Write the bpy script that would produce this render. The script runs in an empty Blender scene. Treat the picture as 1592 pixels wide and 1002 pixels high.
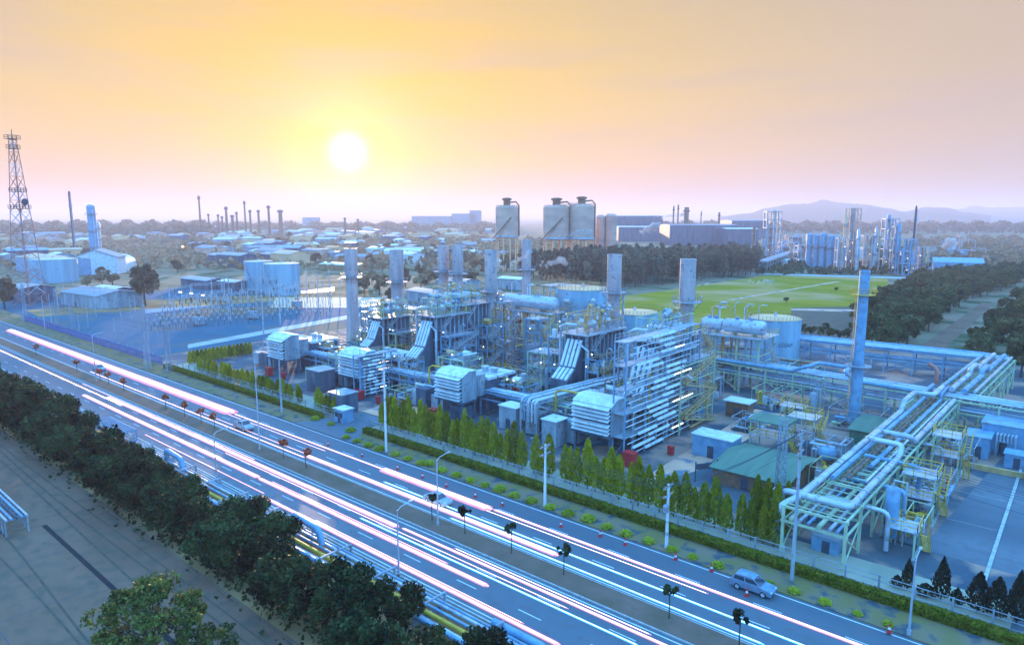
import bpy, bmesh, math, random
from math import radians, sin, cos, pi, atan2, hypot, sqrt
from mathutils import Vector
random.seed(7)
S = bpy.context.scene
COL = S.collection

# ---------------------------------------------------------------- camera
# axes: X runs along the highway (towards the right of the photo), Y runs from the highway into the plant
CAM_H, FPX, HOR, YAW = 40.0, 1061.0, 338.0, radians(40.6)
PITCH = math.atan((501 - HOR) / FPX)
cam_d = bpy.data.cameras.new('camera')
cam_d.sensor_width = 36.0
cam_d.lens = 36.0 * FPX / 1592.0
cam_d.clip_start = 0.5
cam_d.clip_end = 90000
cam = bpy.data.objects.new('camera', cam_d)
COL.objects.link(cam)
cam.location = (0, 0, CAM_H)
cam.rotation_euler = (pi / 2 - PITCH, 0, YAW)
S.camera = cam

def ray(px, py):
    x = (px - 796) / FPX; y = -(py - 501) / FPX
    F = Vector((-sin(YAW) * cos(PITCH), cos(YAW) * cos(PITCH), -sin(PITCH)))
    R = Vector((cos(YAW), sin(YAW), 0))
    U = Vector((-sin(YAW) * sin(PITCH), cos(YAW) * sin(PITCH), cos(PITCH)))
    return F + x * R + y * U
def G(px, py, z=0.0):
    "a point of the photograph taken down to height z: (X, Y)"
    d = ray(px, py); t = (z - CAM_H) / d.z
    return (d.x * t, d.y * t)
def DEP(x, y):
    return (-sin(YAW) * x + cos(YAW) * y) / 1.0
def ZT(p, py):
    "height of photo row py above the ground point p"
    d0 = ray(796, py); dist = -sin(YAW) * p[0] + cos(YAW) * p[1]
    hd = -sin(YAW) * d0.x + cos(YAW) * d0.y
    return CAM_H + d0.z * dist / hd
def polar(px, dist):
    "ground point in photo column px at horizontal distance dist along the view"
    d = ray(px, HOR); hd = -sin(YAW) * d.x + cos(YAW) * d.y
    return (d.x * dist / hd, d.y * dist / hd)

# ---------------------------------------------------------------- sky and sun (low evening sun in view)
sun_dir = ray(541, 236).normalized()
SUN_EL = math.asin(sun_dir.z); SUN_AZ = atan2(sun_dir.x, sun_dir.y)
W = bpy.data.worlds.new('World'); S.world = W; W.use_nodes = True
nt = W.node_tree; nt.nodes.clear(); L = nt.links.new
def nd(t, **k):
    n = nt.nodes.new(t)
    for a, b in k.items(): setattr(n, a, b)
    return n
def mth(op, a, b=None, c=None, clamp=False):
    n = nd('ShaderNodeMath', operation=op); n.use_clamp = clamp
    for i, v in enumerate((a, b, c)):
        if v is None: continue
        if isinstance(v, (int, float)): n.inputs[i].default_value = v
        else: L(v, n.inputs[i])
    return n.outputs[0]
def mixc(f, a, b, mode='MIX'):
    n = nd('ShaderNodeMix', data_type='RGBA', blend_type=mode)
    if isinstance(f, (int, float)): n.inputs[0].default_value = f
    else: L(f, n.inputs[0])
    for i, v in ((6, a), (7, b)):
        if isinstance(v, tuple): n.inputs[i].default_value = v + (1,)
        else: L(v, n.inputs[i])
    return n.outputs[2]
def dotv(vec, v):
    n = nd('ShaderNodeVectorMath', operation='DOT_PRODUCT'); L(vec, n.inputs[0]); n.inputs[1].default_value = v
    return n.outputs['Value']
def sstep(x, a, b):
    n = nd('ShaderNodeMapRange', interpolation_type='SMOOTHSTEP'); L(x, n.inputs[0])
    n.inputs[1].default_value = a; n.inputs[2].default_value = b
    return n.outputs[0]
def srgb(r, g, b):
    f = lambda c: (c / 255 / 12.92) if c / 255 < .04045 else ((c / 255 + .055) / 1.055) ** 2.4
    return (f(r), f(g), f(b))
tc = nd('ShaderNodeTexCoord'); D = tc.outputs['Generated']
sep = nd('ShaderNodeSeparateXYZ'); L(D, sep.inputs[0]); Z = sep.outputs['Z']
az = (sun_dir.x, sun_dir.y, 0.0); azl = hypot(*az[:2]); az = (az[0] / azl, az[1] / azl, 0)
ca = dotv(D, az)                                     # towards / away from the sun's side
cs = dotv(D, tuple(sun_dir))
ramp = nd('ShaderNodeValToRGB'); L(mth('MULTIPLY', Z, 2.0, clamp=True), ramp.inputs[0])
cr = ramp.color_ramp
stops = [(0.0, srgb(206, 172, 196)), (0.06, srgb(224, 188, 190)), (0.18, srgb(236, 202, 168)), (0.34, srgb(234, 207, 152)), (0.56, srgb(210, 195, 160)), (0.72, srgb(170, 168, 140))]
while len(cr.elements) < len(stops): cr.elements.new(0.5)
for e, (p, c) in zip(cr.elements, stops): e.position = p; e.color = c + (1,)
ang = mth('ARCCOSINE', mth('MINIMUM', cs, 1.0))      # angle from the sun, radians
warm = mth('EXPONENT', mth('MULTIPLY', mth('POWER', mth('DIVIDE', ang, 0.43), 1.6), -1.0))
sky1 = mixc(mth('MULTIPLY', warm, 0.92), ramp.outputs[0], srgb(255, 206, 28))
pink = mth('MULTIPLY', mth('EXPONENT', mth('MULTIPLY', mth('POWER', mth('DIVIDE', mth('ABSOLUTE', Z), 0.075), 2.0), -1.0)), sstep(ca, 0.7, 1.0))
sky1 = mixc(mth('MULTIPLY', pink, 0.6), sky1, srgb(255, 196, 166))
side = sstep(ca, 0.97, 0.62)                          # sky further from the sun is cooler
sky1 = mixc(mth('MULTIPLY', side, 0.80), sky1, srgb(210, 188, 172))
noi = nd('ShaderNodeTexNoise'); noi.inputs['Scale'].default_value = 3.0; noi.inputs['Detail'].default_value = 5
mp = nd('ShaderNodeMapping'); mp.inputs['Scale'].default_value = (1, 1, 7); L(D, mp.inputs[0]); L(mp.outputs[0], noi.inputs[0])
thin = mth('MULTIPLY', sstep(noi.outputs[0], 0.42, 0.72), 0.42)
sky1 = mixc(thin, sky1, srgb(205, 186, 190))
BLUE = (0.30, 1.10, 2.45)
up = sstep(Z, 0.29, 0.50); back = sstep(ca, 0.55, 0.0)
sky1 = mixc(1.0, sky1, (.685, .645, .60), 'MULTIPLY')
dome = mixc(mth('MAXIMUM', up, back), sky1, BLUE)
glow = mth('MULTIPLY', mth('EXPONENT', mth('MULTIPLY', ang, -26.0)), 1.3)
glow2 = mth('MULTIPLY', mth('EXPONENT', mth('MULTIPLY', mth('POWER', mth('DIVIDE', ang, 0.0165), 1.7), -1.0)), 3.0)
gm = nd('ShaderNodeMix', data_type='RGBA', blend_type='ADD'); gm.inputs[0].default_value = 1.0
gc = mixc(1.0, (1.0, .80, .34), (0, 0, 0)); 
def scale(col, f):
    n = nd('ShaderNodeVectorMath', operation='SCALE')
    if isinstance(col, tuple): n.inputs[0].default_value = col
    else: L(col, n.inputs[0])
    if isinstance(f, (int, float)): n.inputs['Scale'].default_value = f
    else: L(f, n.inputs['Scale'])
    return n.outputs[0]
def addv(a, b):
    n = nd('ShaderNodeVectorMath', operation='ADD'); L(a, n.inputs[0]); L(b, n.inputs[1]); return n.outputs[0]
total = addv(dome, addv(scale((1.0, .55, .06), glow), scale((1.0, .95, .78), glow2)))
nish = nd('ShaderNodeTexSky', sky_type='NISHITA'); nish.sun_disc = False
nish.sun_elevation = SUN_EL; nish.sun_rotation = SUN_AZ; nish.dust_density = 2.0
bg1 = nd('ShaderNodeBackground'); L(total, bg1.inputs[0]); bg1.inputs[1].default_value = 0.98
bg2 = nd('ShaderNodeBackground'); L(nish.outputs[0], bg2.inputs[0]); bg2.inputs[1].default_value = 0.006
ash = nd('ShaderNodeAddShader'); L(bg1.outputs[0], ash.inputs[0]); L(bg2.outputs[0], ash.inputs[1])
wo = nd('ShaderNodeOutputWorld'); L(ash.outputs[0], wo.inputs[0])
sl = bpy.data.lights.new('sun', 'SUN'); sl.energy = 5.0; sl.angle = radians(0.6); sl.color = (1.0, .66, .38)
so = bpy.data.objects.new('sun', sl); COL.objects.link(so)
so.rotation_euler = (-sun_dir).to_track_quat('-Z', 'Y').to_euler()

vs = S.view_settings
vs.view_transform = 'Standard'; vs.look = 'None'; vs.exposure = 0.50; vs.gamma = 1.0
vs.use_curve_mapping = False
S.cycles.use_denoising = True
S.cycles.max_bounces = 6; S.cycles.diffuse_bounces = 1; S.cycles.glossy_bounces = 2
S.cycles.transparent_max_bounces = 8; S.cycles.volume_bounces = 0
S.cycles.sample_clamp_indirect = 4.0

# ---------------------------------------------------------------- mesh helpers
class MB:
    def __init__(s): s.v = []; s.f = []; s.m = []; s.mi = 0
    def mat(s, i): s.mi = i; return s
    def add(s, vs, fs):
        o = len(s.v); s.v += [tuple(p) for p in vs]
        for f in fs: s.f.append(tuple(i + o for i in f)); s.m.append(s.mi)
        return s
    def bx(s, x0, x1, y0, y1, z0, z1):
        return s.add([(x0,y0,z0),(x1,y0,z0),(x1,y1,z0),(x0,y1,z0),(x0,y0,z1),(x1,y0,z1),(x1,y1,z1),(x0,y1,z1)],
                     [(3,2,1,0),(4,5,6,7),(0,1,5,4),(1,2,6,5),(2,3,7,6),(3,0,4,7)])
    def box(s, c, d, rz=0):
        ca_, sa_ = cos(rz), sin(rz); hx, hy, hz = d[0]/2, d[1]/2, d[2]/2; P = []
        for z in (-hz, hz):
            for x, y in ((-hx,-hy),(hx,-hy),(hx,hy),(-hx,hy)):
                P.append((c[0]+x*ca_-y*sa_, c[1]+x*sa_+y*ca_, c[2]+z))
        return s.add(P, [(3,2,1,0),(4,5,6,7),(0,1,5,4),(1,2,6,5),(2,3,7,6),(3,0,4,7)])
    def bar(s, p, q, w=.1, h=None):
        h = h or w; p = Vector(p); q = Vector(q); d = (q-p)
        if d.length < 1e-6: return s
        d.normalize(); a = Vector((0,0,1)) if abs(d.z) < .95 else Vector((1,0,0))
        r = d.cross(a).normalized()*w/2; u = r.cross(d).normalized()*h/2
        P = [p-r-u, p+r-u, p+r+u, p-r+u, q-r-u, q+r-u, q+r+u, q-r+u]
        return s.add(P, [(0,3,2,1)[::-1],(4,5,6,7)[::-1],(0,1,5,4)[::-1],(1,2,6,5)[::-1],(2,3,7,6)[::-1],(3,0,4,7)[::-1]])
    def tube(s, pts, r, n=8, caps=True):
        pts = [Vector(p) for p in pts]; rings = []; 
        t0 = (pts[1]-pts[0]).normalized(); a = Vector((0,0,1)) if abs(t0.z) < .9 else Vector((1,0,0))
        nx = t0.cross(a).normalized()
        for i, p in enumerate(pts):
            t = (pts[min(i+1,len(pts)-1)]-pts[max(i-1,0)]).normalized()
            nx = (nx - t*nx.dot(t)).normalized(); ny = t.cross(nx)
            k = 1.0
            if 0 < i < len(pts)-1:
                c = (pts[i]-pts[i-1]).normalized().dot(t); k = 1/max(c, .6)
            rr = r[i] if isinstance(r, (list, tuple)) else r
            rings.append([p + (nx*cos(2*pi*j/n) + ny*sin(2*pi*j/n))*rr*(1.0 if k < 1.02 else 1.0) for j in range(n)])
        V = [v for ring in rings for v in ring]; Fc = []
        for i in range(len(pts)-1):
            for j in range(n):
                a0, b0 = i*n+j, i*n+(j+1) % n
                Fc.append((a0, b0, b0+n, a0+n))
        if caps: Fc += [tuple(range(n))[::-1], tuple(range((len(pts)-1)*n, len(pts)*n))]
        return s.add(V, Fc)
    def lathe(s, prof, c=(0,0), n=24, caps=True):
        V = [(c[0]+r*cos(2*pi*j/n), c[1]+r*sin(2*pi*j/n), z) for r, z in prof for j in range(n)]; Fc = []
        for i in range(len(prof)-1):
            for j in range(n):
                a, b = i*n+j, i*n+(j+1) % n
                Fc.append((a, b, b+n, a+n))
        if caps: Fc += [tuple(range(n))[::-1], tuple(range((len(prof)-1)*n, len(prof)*n))]
        return s.add(V, Fc)
    def cyl(s, c, z0, z1, r, n=16, r1=None): return s.lathe([(r, z0), (r if r1 is None else r1, z1)], c, n)
    def quad(s, *p): return s.add(p, [tuple(range(len(p)))])
    def prism(s, poly, y0, y1):      # polygon in XZ swept along Y
        n = len(poly); V = [(x, y0, z) for x, z in poly] + [(x, y1, z) for x, z in poly]
        return s.add(V, [tuple(range(n)), tuple(range(n, 2*n))[::-1]] + [(j, j+n, (j+1) % n+n, (j+1) % n) for j in range(n)])
    def prismx(s, poly, x0, x1):     # polygon in YZ swept along X
        n = len(poly); V = [(x0, y, z) for y, z in poly] + [(x1, y, z) for y, z in poly]
        return s.add(V, [tuple(range(n))[::-1], tuple(range(n, 2*n))] + [(j, (j+1) % n, (j+1) % n+n, j+n) for j in range(n)])
    def rail(s, pts, h=1.1, w=.05, step=1.6, closed=False):
        pts = [Vector(p) for p in pts]
        if closed: pts = pts + [pts[0]]
        for p, q in zip(pts, pts[1:]):
            L_ = (q-p).length; k = max(1, int(L_/step)); up_ = Vector((0,0,h))
            s.bar(p+up_, q+up_, w); s.bar(p+up_*.5, q+up_*.5, w*.8)
            for i in range(k+1):
                b = p.lerp(q, i/k); s.bar(b, b+up_, w)
        return s
    def stairs(s, a, c, w=.75, rise=.32):
        a = Vector(a); c = Vector(c); d = c-a; n_ = max(3, int(abs(d.z)/rise)); h_ = Vector((d.x,d.y,0)).normalized(); sd = Vector((-h_.y,h_.x,0))*w/2
        s.bar(a+sd,c+sd,.07,.2).bar(a-sd,c-sd,.07,.2)
        for i in range(n_):
            p = a+d*((i+.5)/n_); s.bar(p-sd,p+sd,.24,.05)
        return s.rail([a+sd,c+sd],1.0,.05,1.4).rail([a-sd,c-sd],1.0,.05,1.4)
    def ladder(s, x, y, z0, z1, dx=.5, dy=0):
        s.bar((x,y,z0),(x,y,z1),.06); s.bar((x+dx,y+dy,z0),(x+dx,y+dy,z1),.06)
        k = max(2, int((z1-z0)/.45))
        for i in range(k): 
            z = z0+(z1-z0)*(i+.5)/k; s.bar((x,y,z),(x+dx,y+dy,z),.04)
        return s
    def mesh(s, name, mats, smooth=True):
        me = bpy.data.meshes.new(name); me.from_pydata(s.v, [], s.f)
        ms = mats if isinstance(mats, (list, tuple)) else [mats]
        for m in ms: me.materials.append(m)
        if len(ms) > 1: me.polygons.foreach_set('material_index', s.m)
        if smooth:
            me.polygons.foreach_set('use_smooth', [True]*len(s.f)); me.set_sharp_from_angle(angle=radians(38))
        me.update(); return me
    def build(s, name, mats, parent=None, loc=(0,0,0), rz=0, smooth=True):
        o = bpy.data.objects.new(name, s.mesh(name, mats, smooth)); COL.objects.link(o)
        o.location = loc; o.rotation_euler = (0, 0, rz)
        if parent: o.parent = parent
        return o
def tag(o, label=None, cat=None, group=None, kind=None):
    if label: o['label'] = label
    if cat: o['category'] = cat
    if group: o['group'] = group
    if kind: o['kind'] = kind
    return o
def thing(name, label, cat, loc=(0,0,0), rz=0, group=None):
    o = bpy.data.objects.new(name, None); COL.objects.link(o); o.empty_display_size = .3
    o.location = (loc[0], loc[1], loc[2] if len(loc) > 2 else 0); o.rotation_euler = (0,0,rz)
    return tag(o, label, cat, group)
KIDS = {}
def kids(o):
    return [c for c in COL.objects if c.parent is o]
def dup(root, loc, rz=None, label=None, group=None, sc=None, tree=None):
    "copy of a thing with copies of its parts and sub-parts"
    if tree is None: tree = [(c, kids(c)) for c in kids(root)]
    r = root.copy(); COL.objects.link(r); r.location = (loc[0], loc[1], loc[2] if len(loc) > 2 else 0)
    if rz is not None: r.rotation_euler = (0,0,rz)
    if label: r['label'] = label
    if group: r['group'] = group
    if sc: r.scale = sc if isinstance(sc, tuple) else (sc, sc, sc)
    for c0, sub in tree:
        c = c0.copy(); COL.objects.link(c); c.parent = r
        for g0 in sub:
            g = g0.copy(); COL.objects.link(g); g.parent = c
    return r
ORD = ['zeroth','first','second','third','fourth','fifth','sixth','seventh','eighth','ninth','tenth','eleventh','twelfth','thirteenth','fourteenth','fifteenth','sixteenth','seventeenth','eighteenth','nineteenth','twentieth']
def nth(i):
    if i <= 20: return ORD[i]
    t = {2:'twenty',3:'thirty',4:'forty',5:'fifty',6:'sixty',7:'seventy',8:'eighty'}
    te = {3:'thirtieth',4:'fortieth',5:'fiftieth',6:'sixtieth',7:'seventieth',8:'eightieth'}
    return te[i//10] if i % 10 == 0 else t[i//10]+'-'+ORD[i % 10]

# ---------------------------------------------------------------- materials
def mat(name, c, c2=None, rough=.6, metal=0.0, scale=.6, stretch=(1,1,1), bump=0.0, detail=4, emis=None, trans=0.0, rand=0.0, lo=.35, hi=.65, speck=None, spec=.4):
    m = bpy.data.materials.new(name); m.use_nodes = True; t = m.node_tree; t.nodes.clear(); l = t.links.new
    out = t.nodes.new('ShaderNodeOutputMaterial'); b = t.nodes.new('ShaderNodeBsdfPrincipled')
    b.inputs['Roughness'].default_value = rough; b.inputs['Metallic'].default_value = metal
    b.inputs['Specular IOR Level'].default_value = spec
    if c2 is None: c2 = tuple(x*.72 for x in c)
    ge = t.nodes.new('ShaderNodeNewGeometry'); mpn = t.nodes.new('ShaderNodeMapping'); mpn.inputs['Scale'].default_value = stretch
    l(ge.outputs['Position'], mpn.inputs[0])
    nz = t.nodes.new('ShaderNodeTexNoise'); nz.inputs['Scale'].default_value = scale; nz.inputs['Detail'].default_value = detail
    l(mpn.outputs[0], nz.inputs[0])
    mr = t.nodes.new('ShaderNodeMapRange'); mr.inputs[1].default_value = lo; mr.inputs[2].default_value = hi; l(nz.outputs[0], mr.inputs[0])
    mx = t.nodes.new('ShaderNodeMix'); mx.data_type = 'RGBA'; mx.inputs[6].default_value = c+(1,); mx.inputs[7].default_value = c2+(1,); l(mr.outputs[0], mx.inputs[0])
    col = mx.outputs[2]
    if speck:
        n2 = t.nodes.new('ShaderNodeTexNoise'); n2.inputs['Scale'].default_value = speck[1]; n2.inputs['Detail'].default_value = 6; l(ge.outputs['Position'], n2.inputs[0])
        r2 = t.nodes.new('ShaderNodeMapRange'); r2.inputs[1].default_value = speck[2]; r2.inputs[2].default_value = speck[3]; l(n2.outputs[0], r2.inputs[0])
        m2 = t.nodes.new('ShaderNodeMix'); m2.data_type = 'RGBA'; l(r2.outputs[0], m2.inputs[0]); l(col, m2.inputs[6]); m2.inputs[7].default_value = speck[0]+(1,); col = m2.outputs[2]
    if rand:
        oi = t.nodes.new('ShaderNodeObjectInfo'); hs = t.nodes.new('ShaderNodeHueSaturation')
        r3 = t.nodes.new('ShaderNodeMapRange'); r3.inputs[3].default_value = 1-rand; r3.inputs[4].default_value = 1+rand; l(oi.outputs['Random'], r3.inputs[0]); l(r3.outputs[0], hs.inputs['Value'])
        l(col, hs.inputs['Color']); col = hs.outputs[0]
    l(col, b.inputs['Base Color'])
    if bump:
        bp = t.nodes.new('ShaderNodeBump'); bp.inputs['Strength'].default_value = bump; bp.inputs['Distance'].default_value = .1; l(nz.outputs[0], bp.inputs['Height']); l(bp.outputs[0], b.inputs['Normal'])
    if emis:
        b.inputs['Emission Color'].default_value = emis[0]+(1,); b.inputs['Emission Strength'].default_value = emis[1]
    if trans:
        tr = t.nodes.new('ShaderNodeBsdfTranslucent'); l(col, tr.inputs[0]); ms = t.nodes.new('ShaderNodeMixShader'); ms.inputs[0].default_value = trans
        l(b.outputs[0], ms.inputs[1]); l(tr.outputs[0], ms.inputs[2]); l(ms.outputs[0], out.inputs[0])
    else: l(b.outputs[0], out.inputs[0])
    return m
M = {}
M['ground'] = mat('ground_soil', (.20,.17,.10), (.32,.21,.14), .95, scale=.012, detail=8, speck=((.06,.09,.04), .05, .5, .62), spec=0.05)
M['yard'] = mat('yard_concrete', (.055,.085,.115), (.12,.14,.15), .85, scale=.09, detail=9, speck=((.42,.25,.19), .10, .50, .60), spec=0.08)  # warm pink patches put sunlit ground into the colour
M['slab'] = mat('old_concrete', (.20,.108,.072), (.27,.150,.10), .9, scale=.10, stretch=(.4,1.5,1), detail=10, speck=((.12,.098,.072), .5, .48, .75), spec=0.06)
M['asphalt'] = mat('asphalt', (.085,.115,.14), (.15,.175,.195), .6, scale=.05, stretch=(.12,1.6,1), detail=7, speck=((.11,.12,.135), .6, .5, .7), spec=0.14)
M['median'] = mat('dry_grass', (.22,.13,.10), (.15,.105,.07), .95, scale=.35, detail=8, bump=.6, speck=((.17,.12,.09), 1.8, .5, .66), spec=0.03)
M['verge'] = mat('verge_grass', (.20,.16,.06), (.24,.17,.12), .95, scale=.25, detail=8, bump=.6, speck=((.06,.09,.10), .5, .52, .64), spec=0.03)
M['field'] = mat('field_grass', (.26,.21,.012), (.40,.25,.02), .95, scale=.03, stretch=(.35,1.8,1), detail=9, speck=((.55,.29,.12), .018, .50, .62), bump=.4, spec=0.03)
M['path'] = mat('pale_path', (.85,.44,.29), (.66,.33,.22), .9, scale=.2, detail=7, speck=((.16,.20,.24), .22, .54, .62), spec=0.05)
M['soil'] = mat('bare_soil', (.55,.28,.11), (.20,.14,.09), .95, scale=.06, detail=7, spec=0.03)
M['gravel'] = mat('switchyard_gravel', (.02,.12,.17), (.05,.13,.18), .9, scale=.05, stretch=(1,1,1), detail=8, speck=((.20,.15,.11), .03, .50, .62), spec=0.05)
M['kerb'] = mat('kerb_concrete', (.50,.50,.48), None, .8, scale=1.5, spec=0.1)
M['white_line'] = mat('road_paint', (.78,.78,.76), (.6,.6,.58), .7, scale=1.2)
M['white'] = mat('white_paint', (.74,.74,.74), (.56,.58,.60), .5, scale=.9, stretch=(1,1,.35), detail=6, speck=((.24,.20,.18), .9, .58, .78))
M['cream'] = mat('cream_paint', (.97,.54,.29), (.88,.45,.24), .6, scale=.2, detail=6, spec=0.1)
M['tank'] = mat('tank_paint', (.30,.46,.54), (.19,.33,.42), .5, scale=.35, stretch=(1,1,.05), detail=5, speck=((.24,.20,.18), .9, .58, .78))
M['steelpaint'] = mat('grey_paint', (.40,.43,.46), (.22,.25,.29), .5, scale=.5, stretch=(1,1,.3), detail=6, speck=((.20,.14,.11), 1.3, .56, .74))
M['stack'] = mat('stack_steel', (.68,.49,.45), (.44,.34,.34), .5, .15, scale=.5, stretch=(1,1,.18), detail=6, speck=((.25,.24,.26), 1.2, .58, .7))
M['blue'] = mat('blue_cladding', (.11,.15,.20), (.05,.075,.11), .5, scale=.5, stretch=(1,1,.12), detail=5, spec=0.2, speck=((.24,.20,.18), .9, .58, .78))
M['dark'] = mat('dark_steel', (.08,.10,.13), (.05,.06,.08), .6, scale=1, spec=0.2)
M['galv'] = mat('galvanised_pipe', (.58,.60,.64), (.38,.42,.47), .35, .35, scale=.8, stretch=(.3,.3,1), detail=5, speck=((.20,.14,.11), 1.3, .56, .74))
M['pipeblue'] = mat('painted_pipe', (.22,.40,.54), (.14,.28,.42), .4, .1, scale=.7, detail=5, speck=((.24,.20,.18), .9, .58, .78))
M['green'] = mat('pale_green_steel', (.52,.58,.36), (.38,.44,.28), .55, scale=.8)
M['greenroof'] = mat('green_roof', (.13,.22,.15), (.10,.17,.12), .6, scale=.3, stretch=(3,.3,1), spec=0.15)
M['yellow'] = mat('yellow_paint', (.80,.46,.04), (.62,.34,.04), .5, scale=1)
M['tan'] = mat('tan_insulation', (.75,.44,.18), (.55,.30,.12), .7, scale=1.2)
M['rust'] = mat('rusty_steel', (.36,.16,.08), (.16,.09,.06), .8, scale=1.0, detail=7)
M['red'] = mat('red_paint', (.62,.03,.03), (.5,.03,.03), .45, scale=1.5)
M['redwhite'] = mat('faded_red', (.60,.22,.16), (.45,.16,.12), .6, scale=1)
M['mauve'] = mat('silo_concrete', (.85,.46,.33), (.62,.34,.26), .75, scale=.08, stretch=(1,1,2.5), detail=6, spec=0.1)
M['brick'] = mat('purple_brick', (.22,.13,.12), (.13,.09,.10), .8, scale=.6, detail=7)
M['bark'] = mat('bark', (.09,.065,.045), None, .9, scale=3, stretch=(1,1,.2))
M['leaf'] = mat('dark_leaves', (.005,.009,.004), (.055,.085,.026), .6, scale=.45, rand=.45, trans=.10, detail=3, spec=0.1)  # near-black tone puts crown shadow into the colour, greener tone the crown highlight
M['leaf_near'] = mat('olive_leaves', (.035,.055,.014), (.17,.18,.035), .55, scale=.8, rand=.1, trans=.2, detail=3, spec=0.15)
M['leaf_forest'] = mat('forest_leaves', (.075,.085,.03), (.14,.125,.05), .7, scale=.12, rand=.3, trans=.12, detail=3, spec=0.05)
M['leaf_grove'] = mat('grove_leaves', (.20,.14,.09), (.30,.19,.11), .8, scale=.08, rand=.3, trans=.1, detail=3, spec=0.03)  # lightened leaf tone, distance haze put into the colour
M['leaf_cypress'] = mat('cypress_leaves', (.28,.28,.012), (.44,.40,.02), .6, scale=.9, rand=.35, trans=.42, detail=3, spec=0.1)
M['leaf_cypress_dark'] = mat('dark_cypress_leaves', (.20,.22,.014), (.34,.32,.02), .6, scale=.9, rand=.25, trans=.3, detail=3, spec=.1)
M['leaf_conifer'] = mat('dark_conifer_leaves', (.016,.024,.016), (.03,.04,.02), .7, scale=1.2, rand=.2, trans=.1, detail=3, spec=0.1)
M['leaf_shrub'] = mat('shrub_leaves', (.38,.42,.03), (.50,.48,.05), .6, scale=1.5, rand=.2, trans=.3, detail=3, spec=0.1)
M['leaf_hedge'] = mat('hedge_leaves', (.13,.15,.012), (.22,.20,.02), .7, scale=.8, trans=.2, detail=3, spec=0.05)
M['leaf_red'] = mat('russet_leaves', (.62,.13,.03), (.42,.10,.03), .7, scale=2, rand=.3, trans=.3, detail=3)
M['leaf_far'] = mat('far_tree_leaves', (.20,.14,.085), (.34,.22,.12), .8, scale=.05, rand=.4, trans=.15, detail=4, spec=0.03)  # pale brownish tone carries the haze over far trees in the colour
M['glass'] = mat('dark_glass', (.03,.05,.07), None, .08, scale=1, spec=.8)
M['carpaint'] = mat('blue_grey_car_paint', (.18,.30,.40), None, .3, .3, scale=2)
M['fence_blue'] = mat('bright_blue_paint', (.08,.16,.42), (.06,.11,.32), .5, scale=1)
M['carwhite'] = mat('white_car_paint', (.42,.42,.44), None, .3, scale=2)
M['tyre'] = mat('rubber', (.02,.02,.022), None, .9)
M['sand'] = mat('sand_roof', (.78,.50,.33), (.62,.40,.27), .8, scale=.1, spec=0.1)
M['roofgrey'] = mat('grey_sheet_roof', (.32,.34,.38), (.24,.26,.30), .6, scale=.2, stretch=(4,.3,1), spec=0.15)
M['roofwhite'] = mat('white_sheet_roof', (.72,.70,.66), (.6,.57,.53), .6, scale=.12, stretch=(3,.4,1))
M['roofred'] = mat('ochre_sheet_roof', (.52,.30,.14), (.40,.22,.11), .7, scale=.1)
M['hill'] = mat('hill_woods', (.05,.07,.05), (.08,.09,.06), .95, scale=.004, detail=8, spec=0.02)
M['glow_white'] = mat('white_glow', (.9,.9,.9), None, .4, emis=((.80,.95,1.0), 2.6))  # shared glow of road trails, streak tubes and added bulbs
M['trail_cyan'] = mat('trail_glow_cyan', (.9,.9,.9), None, .4, emis=((.5,.95,1.0), 1.9))
M['trail_pink'] = mat('trail_glow_pink', (.9,.8,.8), None, .4, emis=((1.0,.76,.76), 1.5))  # glow of a light trail, no lamp stands on the road
M['trail_red'] = mat('trail_glow_red', (.9,.5,.5), None, .4, emis=((1.0,.42,.36), 1.5))
M['lamp_trail_orange'] = mat('orange_lamp_trail_glow', (.9,.6,.3), None, .4, emis=((1.0,.55,.15), 9.0))  # orange lamp bulb, also the glow of the orange road trail
M['halo_rose'] = mat('rose_halo', (.9,.6,.6), None, .4, emis=((1.0,.38,.40), .9))  # these edge colours imitate the soft halo round a light trail
M['halo_blue'] = mat('blue_halo', (.6,.8,.9), None, .4, emis=((.15,.62,1.0), 1.0))
M['halo_ember'] = mat('ember_halo', (.8,.3,.3), None, .5, emis=((1.0,.16,.14), .42))
M['halo_deep'] = mat('deep_blue_halo', (.3,.5,.8), None, .5, emis=((.04,.35,1.0), .5))
M['lamp_warm'] = mat('lit_warm_lamp', (.9,.9,.7), None, .4, emis=((1.0,.92,.6), 4.0))
# ================================================================ setting
def sheet(name, x0, x1, y0, y1, z, m, nx=1, ny=1):
    b = MB(); b.add([(x0,y0,z),(x1,y0,z),(x1,y1,z),(x0,y1,z)], [(0,1,2,3)])
    return tag(b.build(name, m, smooth=False), kind='structure')
def poly(name, pts, z, m):
    b = MB(); a = sum(p[0]*q[1]-q[0]*p[1] for p, q in zip(pts, pts[1:]+pts[:1]))
    if a < 0: pts = pts[::-1]
    b.quad(*[(p[0], p[1], z) for p in pts])
    return tag(b.build(name, m, smooth=False), kind='structure')
sheet('ground', -26000, 26000, -26000, 26000, -0.05, M['ground'])
sheet('near_yard', -420, 60, -60, 31.8, -0.03, M['slab'])
sheet('pipe_strip', -420, 60, 31.8, 46.4, -0.026, M['soil'])
sheet('near_carriageway', -1200, 80, 46.4, 56.0, -0.02, M['asphalt'])
sheet('far_carriageway', -1200, 80, 59.6, 70.8, -0.02, M['asphalt'])
b = MB(); b.bx(-1200, 80, 56.15, 59.45, -.05, .16); tag(b.build('median', M['median'], smooth=False), kind='structure')
b = MB()
for y0, y1 in ((56.0, 56.15), (59.45, 59.6)): b.bx(-1200, 80, y0, y1, -.05, .13)
tag(b.build('median_kerb', M['kerb'], smooth=False), kind='structure')
b = MB(); b.bx(-1200, 80, 70.8, 77.6, -.05, .10); tag(b.build('verge', M['verge'], smooth=False), kind='structure')
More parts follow.
